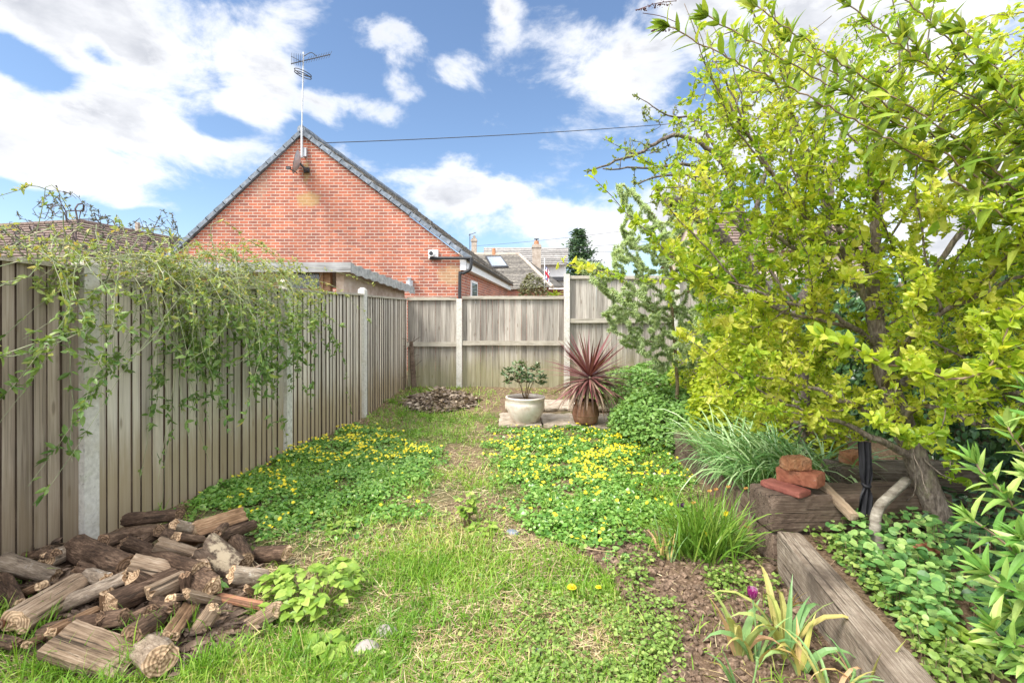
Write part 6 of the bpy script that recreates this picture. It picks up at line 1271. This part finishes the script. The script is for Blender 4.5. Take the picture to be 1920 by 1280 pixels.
# ---------------------------------------------------------------- bramble and self sown plants in the lawn
M_BRAM = mat_leaf('bramble_leaf', [(0, (.13,.24,.03)), (.5, (.24,.37,.05)), (1, (.36,.46,.10))], .3, mott=.15)
BR = ((0, .15), (.15, .8), (.4, 1.0), (.7, .7), (1, .03))
def bramble(px, py, n, spread, hgt, size, label, seed, name='bramble', mat=None):
    r = np.random.default_rng(seed); q = G(px, py); t = thing(name, label, 'bramble' if name == 'bramble' else 'seedling', tuple(q)); ms, ml = MB(), MB()
    for k in range(n):
        a = r.uniform(0, 6.28); rr = np.sqrt(r.random()) * spread; h = hgt * r.uniform(.5, 1) * (1 - .4 * (rr / max(spread, .01)) ** 2); top = q + np.array([math.cos(a) * rr, math.sin(a) * rr, h]); base = q + np.array([math.cos(a) * rr * .4, math.sin(a) * rr * .4, -.01])
        tubes(ms, smooth_path([base, (base * .4 + top * .6) + np.array([0, 0, h * .15]), top], 6), .002, 4)
        az_ = a + r.normal(0, .6)
        for j, da in enumerate((0, 1.35, -1.35)):
            d = np.array([math.cos(az_ + da), math.sin(az_ + da), r.uniform(-.15, .35)]); leaves(ml, top[None], d[None], unit(np.array([[r.normal(0, .25), r.normal(-.2, .25), 1]])), size * (1.15 if j == 0 else .85) * r.uniform(.7, 1.15), .4, BR, .25, .18)
    ms.build('stem', M_TWIG, t); ml.build('leaf', mat or M_BRAM, t); return t
bramble(588, 1135, 64, .23, .19, .052, 'fresh light green bramble clump growing beside the firewood heap', 1)
bramble(520, 1110, 22, .1, .13, .052, 'smaller bramble shoot between the firewood and the main clump', 2)
bramble(640, 1080, 10, .1, .08, .06, 'low pale bramble leaves behind the main clump', 3)
bramble(876, 985, 22, .05, .27, .05, 'single upright leafy sapling in the middle of the lawn', 4, 'self_sown_sapling')
bramble(905, 1000, 16, .09, .08, .045, 'low leafy seedling at the foot of the upright sapling', 5, 'self_sown_sapling')
bramble(610, 1230, 8, .07, .06, .07, 'pale green bramble seedling low in the grass near the lone buried log', 6)
bramble(1155, 1048, 12, .06, .05, .055, 'broad leaved seedling at the edge of the soil bed and lawn', 7, 'self_sown_sapling', M_ROUND)
bramble(640, 1000, 10, .12, .07, .055, 'spreading seedling at the lower edge of the celandine carpet', 8, 'self_sown_sapling')
bramble(400, 1105, 30, .05, .05, .035, 'little round leaved green weed sprouting from the firewood heap', 9, 'self_sown_sapling', M_CEL)
bramble(1790, 1235, 14, .12, .12, .07, 'bramble leaves over the near end of the pale sleeper', 10)

# ---------------------------------------------------------------- potted plants
M_RHODO = mat_leaf('rhododendron_leaf', [(0, (.05,.10,.03)), (.5, (.1,.16,.06)), (.8, (.2,.25,.12)), (1, (.3,.2,.15))], .12, rough=.28, spec=.5)
t = thing('rhododendron', 'small dark leafed rhododendron growing in the cream glazed pot', 'shrub', (pc[0], pc[1], pc[2] + .35)); w = Wood(); b0 = pc + np.array([0, 0, .305])
for k in range(5): a = k * 1.3; w.limb([b0 + np.array([math.cos(a) * .02, math.sin(a) * .02, 0]), b0 + np.array([math.cos(a) * .07, math.sin(a) * .07, .16]), b0 + np.array([math.cos(a) * .16, math.sin(a) * .14, .34])], .011, .005, at=None)
tt = rand_dirs(85, -.35, 1) * np.array([.32, .28, .24]) * rng.uniform(.6, 1.05, (85, 1)) + b0 + np.array([-.02, 0, .3]); w.grow(tt, up=.1); w.radii(.002); w.mesh(6).build('stem', M_TWIG, t, smooth=True)
Dt = unit(tt - b0 - np.array([0, 0, .1])); per = 8; m_ = len(tt) * per; mb = MB(); D = unit(np.repeat(Dt, per, 0) * .5 + rand_dirs(m_, -.5, .8)); leaves(mb, np.repeat(tt, per, 0), D, unit(np.repeat(Dt, per, 0) + rng.normal(0, .3, (m_, 3))), rng.uniform(.05, .095, m_), .17, LEAF4, .3, .25); mb.build('foliage', M_RHODO, t)
M_CORD = mat_leaf('cordyline_leaf', [(0, (.10,.026,.03)), (.5, (.19,.06,.062)), (1, (.33,.16,.145))], .12, rough=.35, spec=.5, mott=.08)
M_CORDB = mat_leaf('old_cordyline_leaf', [(0, (.15,.08,.06)), (.6, (.27,.17,.125)), (1, (.38,.28,.21))], .1, rough=.5)
t = thing('cordyline', 'spiky red purple cordyline with a skirt of drooping brown leaves', 'cordyline', (tcn[0], tcn[1], tcn[2] + .3)); cr = tcn + np.array([.055, 0, .63]); mb = MB(); tubes(mb, smooth_path([tcn + np.array([0, 0, .28]), tcn + np.array([.03, 0, .5]), cr], 8), .03, 8); mb.build('stem', M_TWIG, t, smooth=True)
mb = MB(); n = 150; z_ = rng.uniform(-.35, .93, n); a = rng.uniform(0, 6.283, n); D = np.stack([np.cos(a) * np.sqrt(np.clip(1 - z_ ** 2, .03, 1)), np.sin(a) * np.sqrt(np.clip(1 - z_ ** 2, .03, 1)), z_], -1)
blades(mb, cr + D * .02 + np.stack([0 * a, 0 * a, z_ * .05], -1), D, rng.uniform(.55, .78, n), rng.uniform(.024, .036, n), rng.uniform(0, .45, n), 5, prof=[.6, .95, 1, .8, .45, .02], vee=.3); mb.build('leaf', M_CORD, t)
mb = MB(); n = 110; a = rng.uniform(0, 6.283, n); D = np.stack([np.cos(a), np.sin(a), rng.uniform(-.7, .3, n)], -1); blades(mb, cr - np.array([0, 0, .06]) * rng.uniform(0, 1.5, (n, 1)), D, rng.uniform(.45, .68, n), rng.uniform(.026, .04, n), rng.uniform(1.0, 2.4, n), 7, prof=[.6, .9, 1, 1, .85, .6, .35, .02], vee=.3); mb.build('old_leaf', M_CORDB, t)

# ---------------------------------------------------------------- climber over the long fence
M_CANE = mat_stuff('green_cane', [(0, (.13,.17,.08)), (.5, (.27,.31,.17)), (1, (.45,.4,.28))], ns=12, rnd=.35, bump=.1)
M_CLIMB = mat_leaf('climber_leaf', [(0, (.10,.2,.05)), (.4, (.22,.33,.09)), (.75, (.40,.44,.12)), (1, (.55,.42,.14))], .35, mott=.15)
t = thing('climber', 'tangled arching climber with thin green canes sprawling over the board fence', 'climber', tuple(fpt(4.2, 0, 0)))
canes = []; 
def cpos(y, out, z): return np.array([fence_x(y), y, z]) + NF * out
N1 = 290; mb = MB(); tips = []
for k in range(N1):
    y0 = np.clip(rng.normal(4.0, .65), 3.0, 5.4); z0 = rng.uniform(1.72, 1.95); o0 = rng.uniform(-.25, .1); L = rng.uniform(.55, 1.6) * (1 if y0 < 5 else .7)
    along = rng.normal(.1, .85); out = abs(rng.normal(.22, .2)); up_ = rng.uniform(.03, .36) * (1.4 if rng.random() < .15 else .85)
    if rng.random() < .42:       # over the top, arching free
        pts = [cpos(y0, o0, z0), cpos(y0 + along * L * .35, o0 + out * .2, z0 + up_), cpos(y0 + along * L * .7, o0 + out * .6, z0 + up_ * .9), cpos(y0 + along * L, o0 + out, z0 + up_ * .2 - .05)]
    else:
        drop = L * rng.uniform(.25, 1.3) * (1.0 - .22 * abs(y0 - 4.2))
        pts = [cpos(y0, o0, z0), cpos(y0 + along * L * .25, o0 + out * .5 + .05, z0 + up_ * .6), cpos(y0 + along * L * .6, max(.05, o0 + out + .08), z0 - drop * .35), cpos(y0 + along * L * .85, max(.05, out + .1 + rng.normal(0, .05)), z0 - drop)]
    pts[1:] = [p_ + rng.normal(0, .06, 3) * [1, 1, .8] for p_ in pts[1:]]; q = smooth_path(pts, 14); q += rng.normal(0, .007, q.shape); tubes(mb, q, np.linspace(.0036, .0013, 14), 4, 0, rng.random()); canes.append(q)
for k in range(5):   # long runners
    y0 = [3.3, 3.1, 3.6, 4.6, 5.2][k]; q = smooth_path([cpos(y0, 0, 1.6), cpos(y0 - .1, .35, 1.5), cpos(y0 - .55, .5, 1.45 - .1 * k), cpos(y0 - .9, .55, 1.35)], 16); tubes(mb, q, .003, 4); canes.append(q)
mb.build('cane', M_CANE, t); C_ = np.array([c[np.linspace(0, len(c) - 1, 14).astype(int)] for c in canes]); n = 9000; k = rng.integers(0, len(C_), n); u = 2 + 10.99 * rng.random(n) ** .7; i = u.astype(int); f = (u - i)[:, None]
Pt = C_[k, i] * (1 - f) + C_[k, i + 1] * f; Dr = unit(C_[k, i + 1] - C_[k, i]); fr_ = fbm(Pt[:, 1] * 3, Pt[:, 2] * 3, 33, 3); keep = (rng.random(n) < np.clip(fr_ * 2 - .4, .1, 1)); Pt, Dr = Pt[keep], Dr[keep]
mb = MB(); hi = np.clip((Pt[:, 2] - 1.2) / .7, 0, 1); per = 3; rr = np.repeat(.2 + .45 * hi, per) + rng.normal(0, .18, len(Pt) * per)
clusters(mb, Pt, Dr, per, rng.uniform(.034, .066, len(Pt)) * (1.1 - .5 * hi), .22, LEAF4, rndf=lambda q_: np.clip(rr, 0, 1)); mb.build('leaf', M_CLIMB, t)
# bare twiggy shrub on the far side
sh = thing('bare_shrub', 'bare purplish twiggy shrub rising behind the climber and fence', 'shrub', tuple(fpt(3.9, -.9, 0))); w = Wood()
for (px, py, D) in ((105,350,4.4),(60,430,4.3),(300,405,5.0),(145,380,4.6),(225,420,4.8),(20,420,4.2),(330,440,5.2),(180,440,4.6)):
    tp = P(px, py, D); b0 = np.array([fence_x(3.9) - .9 + rng.normal(0, .25), 4.3 + rng.normal(0, .3), .1]); w.limb([b0, b0 * .5 + tp * .5 + np.array([0, 0, .2]), tp], .012, .003)
T = fill_poly([(-40,430),(60,390),(100,345),(160,370),(220,420),(330,400),(340,470),(-40,480)], 280, 4.2, 5.2); w.grow(T, up=.3); w.radii(.0022); w.mesh(6).build('stem', M_TWIGD, sh); Pt, Dr = w.spots(420, 3); mb = MB(); clusters(mb, Pt, Dr, 3, .03, .22, LEAF4); mb.build('leaf', mat_leaf('dull_leaf', [(0, (.07,.09,.07)), (1, (.16,.17,.12))], .2), sh)

# ---------------------------------------------------------------- buddleia at the near corner
M_BUDD = mat_leaf('buddleia_leaf', [(0, (.11,.26,.045)), (.5, (.22,.4,.085)), (1, (.42,.54,.16))], .25, rough=.42, mott=.12)
M_BUDT = mat_leaf('buddleia_bright', [(0, (.14,.24,.03)), (.6, (.26,.37,.05)), (1, (.4,.46,.08))], .35, mott=.1)
LAN = ((0, .12), (.12, .6), (.35, 1.0), (.65, .75), (.88, .3), (1, .02))
def budd(name, label, base, tips, leaf_mat, size, seed, nod=.055, r0=.01, frm=.35):
    r = np.random.default_rng(seed); t = thing(name, label, 'shrub', tuple(base)); ms, ml = MB(), MB()
    for tp in tips:
        tp = np.array(tp); L = np.linalg.norm(tp - base); q = smooth_path([base, base * .55 + tp * .45 + np.array([.04, 0, .12 * L]), tp], max(10, int(L / .03))); q = q + r.normal(0, .004, q.shape); tubes(ms, q, np.linspace(r0, .0028, len(q)), 6)
        d = unit(np.gradient(q, axis=0)); s_ = np.concatenate([[0], np.cumsum(np.linalg.norm(np.diff(q, axis=0), axis=1))]); pos = L * frm; k = 0
        while pos < s_[-1]:
            i = min(np.searchsorted(s_, pos), len(q) - 1); f = (pos - L * frm) / (s_[-1] - L * frm + 1e-6); sz = size * (1.15 - .55 * f ** 2); ref = unit(np.cross(d[i], [0.3, .2, 1])); ref2 = np.cross(d[i], ref); ph = k * 1.57 + r.normal(0, .2)
            for sg in (1, -1):
                o = (ref * math.cos(ph) + ref2 * math.sin(ph)) * sg; dd = unit(d[i] * (.25 + .8 * f ** 3) + o + np.array([0, 0, .05])); up_ = unit(d[i] * 1.0 - o * .2 + np.array([0, 0, .6])); leaves(ml, q[i][None], dd[None], up_[None], sz * r.uniform(.75, 1.15), .135, LAN, r.uniform(.05, .6), .3)
            if r.random() < .4:     # small side shoot
                m_ = 6; leaves(ml, np.tile(q[i], (m_, 1)), unit(d[i] + rand_dirs(m_) * .6), rand_dirs(m_, .2, 1), sz * .45, .16, LAN, .2, .3)
            pos += nod * r.uniform(.8, 1.2) * (1.15 - .5 * f); k += 1
        m_ = 10; leaves(ml, np.tile(q[-1], (m_, 1)), unit(d[-1] + rand_dirs(m_) * .55), rand_dirs(m_, .2, 1), size * r.uniform(.35, .7, m_), .15, LAN, .1, .35)
    ms.build('stem', M_TWIG, t, smooth=True); ml.build('leaf', leaf_mat, t); return t
b0 = np.array([2.1, 1.5, .0])
budd('buddleia', 'broad grey green leaved buddleia crowding the near end of the sleeper', b0, [P(1830, 870, 1.75), P(1835, 975, 1.6), P(1860, 1080, 1.45), P(1885, 800, 1.8), P(1930, 740, 1.7), P(1950, 900, 1.5), P(1870, 1190, 1.4), P(1920, 1010, 1.4), P(1975, 1090, 1.35), P(1960, 650, 1.9), P(1930, 1250, 1.4), P(1900, 1140, 1.5)], M_BUDD, .145, 3, .05)
b1 = np.array([3.3, 2.1, .5])
bt = budd('buddleia', 'tall arching buddleia whose long leaves hang across the top of the picture', b1, [P(1255, 50, 2.15), P(1330, 30, 2.2), P(1420, 15, 2.2), P(1560, -20, 2.2), P(1700, 70, 2.2), P(1810, 60, 2.1), P(1870, 170, 2.0), P(1640, -60, 2.2), P(1480, 80, 2.3), P(1930, 240, 2.0)], M_BUDT, .165, 4, .075, .006, .5)
mb = MB(); M_SEED = mat_stuff('dead_panicle', [(0, (.06,.03,.03)), (1, (.2,.1,.09))], ns=30)
for (xa, ya, xb, yb2) in ((1268, 2, 1192, 20), (1258, 52, 1222, 58), (1275, 45, 1205, 25)):
    a_, b_ = P(xa, ya, 2.18), P(xb, yb2, 2.2); tubes(mb, smooth_path([a_, (a_ + b_) / 2 + np.array([0, 0, .01]), b_], 8), .0018, 4)
    if ya != 45:
        for k in range(70): u = rng.random(); lumps(mb, (a_ + (b_ - a_) * u + rng.normal(0, .010 * (1.1 - u), 3))[None], [rng.uniform(.002, .005)])
mb.build('seed_head', M_SEED, bt)

# ---------------------------------------------------------------- distant trees
M_CONIF = mat_leaf('conifer', [(0, (.03,.07,.035)), (.6, (.07,.13,.06)), (1, (.12,.2,.08))], .15)
t = thing('cedar_tree', 'dark green conifer standing beyond the white walled house', 'tree', tuple(P(1085, 560, 46))); cb = P(1084, 560, 46); mb = MB(); tubes(mb, np.stack([cb * [1, 1, 0], P(1084, 445, 46)]), [[.4, .1]], 8); mb.build('trunk', M_TWIGD, t); mb = MB(); Pt = []
for k in range(420):
    f = rng.random() ** .8; z = P(0, 432 + 110 * f, 46)[2]; a = rng.uniform(0, 6.28); rr = (.35 + 2.3 * f ** .7) * rng.uniform(.35, 1.15); tip = np.array([cb[0] + .1 + math.cos(a) * rr, 46 + math.sin(a) * rr, z + .15 * rr]); st_ = np.array([cb[0], 46, z - .1]); u = rng.uniform(.3, 1, (16, 1)); Pt.append(st_ + (tip - st_) * u + rng.normal(0, .1, (16, 3)))
Pt = np.concatenate(Pt); n = len(Pt); leaves(mb, Pt, unit(rand_dirs(n, -.2, .5)), unit(rand_dirs(n, .2, 1)), rng.uniform(.15, .42, n), .22, LEAF4); mb.build('crown', M_CONIF, t)
M_OLIVE = mat_leaf('olive_bush', [(0, (.1,.11,.05)), (1, (.24,.24,.12))], .2)
q1 = P(1000, 545, 20); mound('garden_bush', 'olive green bush peeping over the cross fence before the mossy roof', 'shrub', q1[0], 20, .7, .5, 1.65, 1500, .1, M_OLIVE, base_z=1.75, stems=20)
q1 = P(1040, 548, 16); t = thing('garden_palm', 'bright yellow green palm like tuft just over the cross fence', 'plant', (q1[0], 16, 2.2)); mb = MB(); n = 26; a = rng.uniform(0, 6.28, n); D = np.stack([np.cos(a) * .6, np.sin(a) * .6, rng.uniform(.3, 1, n)], -1); blades(mb, np.tile([q1[0], 16, 2.3], (n, 1)), D, rng.uniform(.3, .42, n), .05, 1.2, 5, vee=.3); mb.build('leaf', M_BUDT, t); mb = MB(); tubes(mb, np.array([[q1[0], 16, .3], [q1[0], 16, 2.3]]), .05, 6); mb.build('stem', M_TWIG, t)
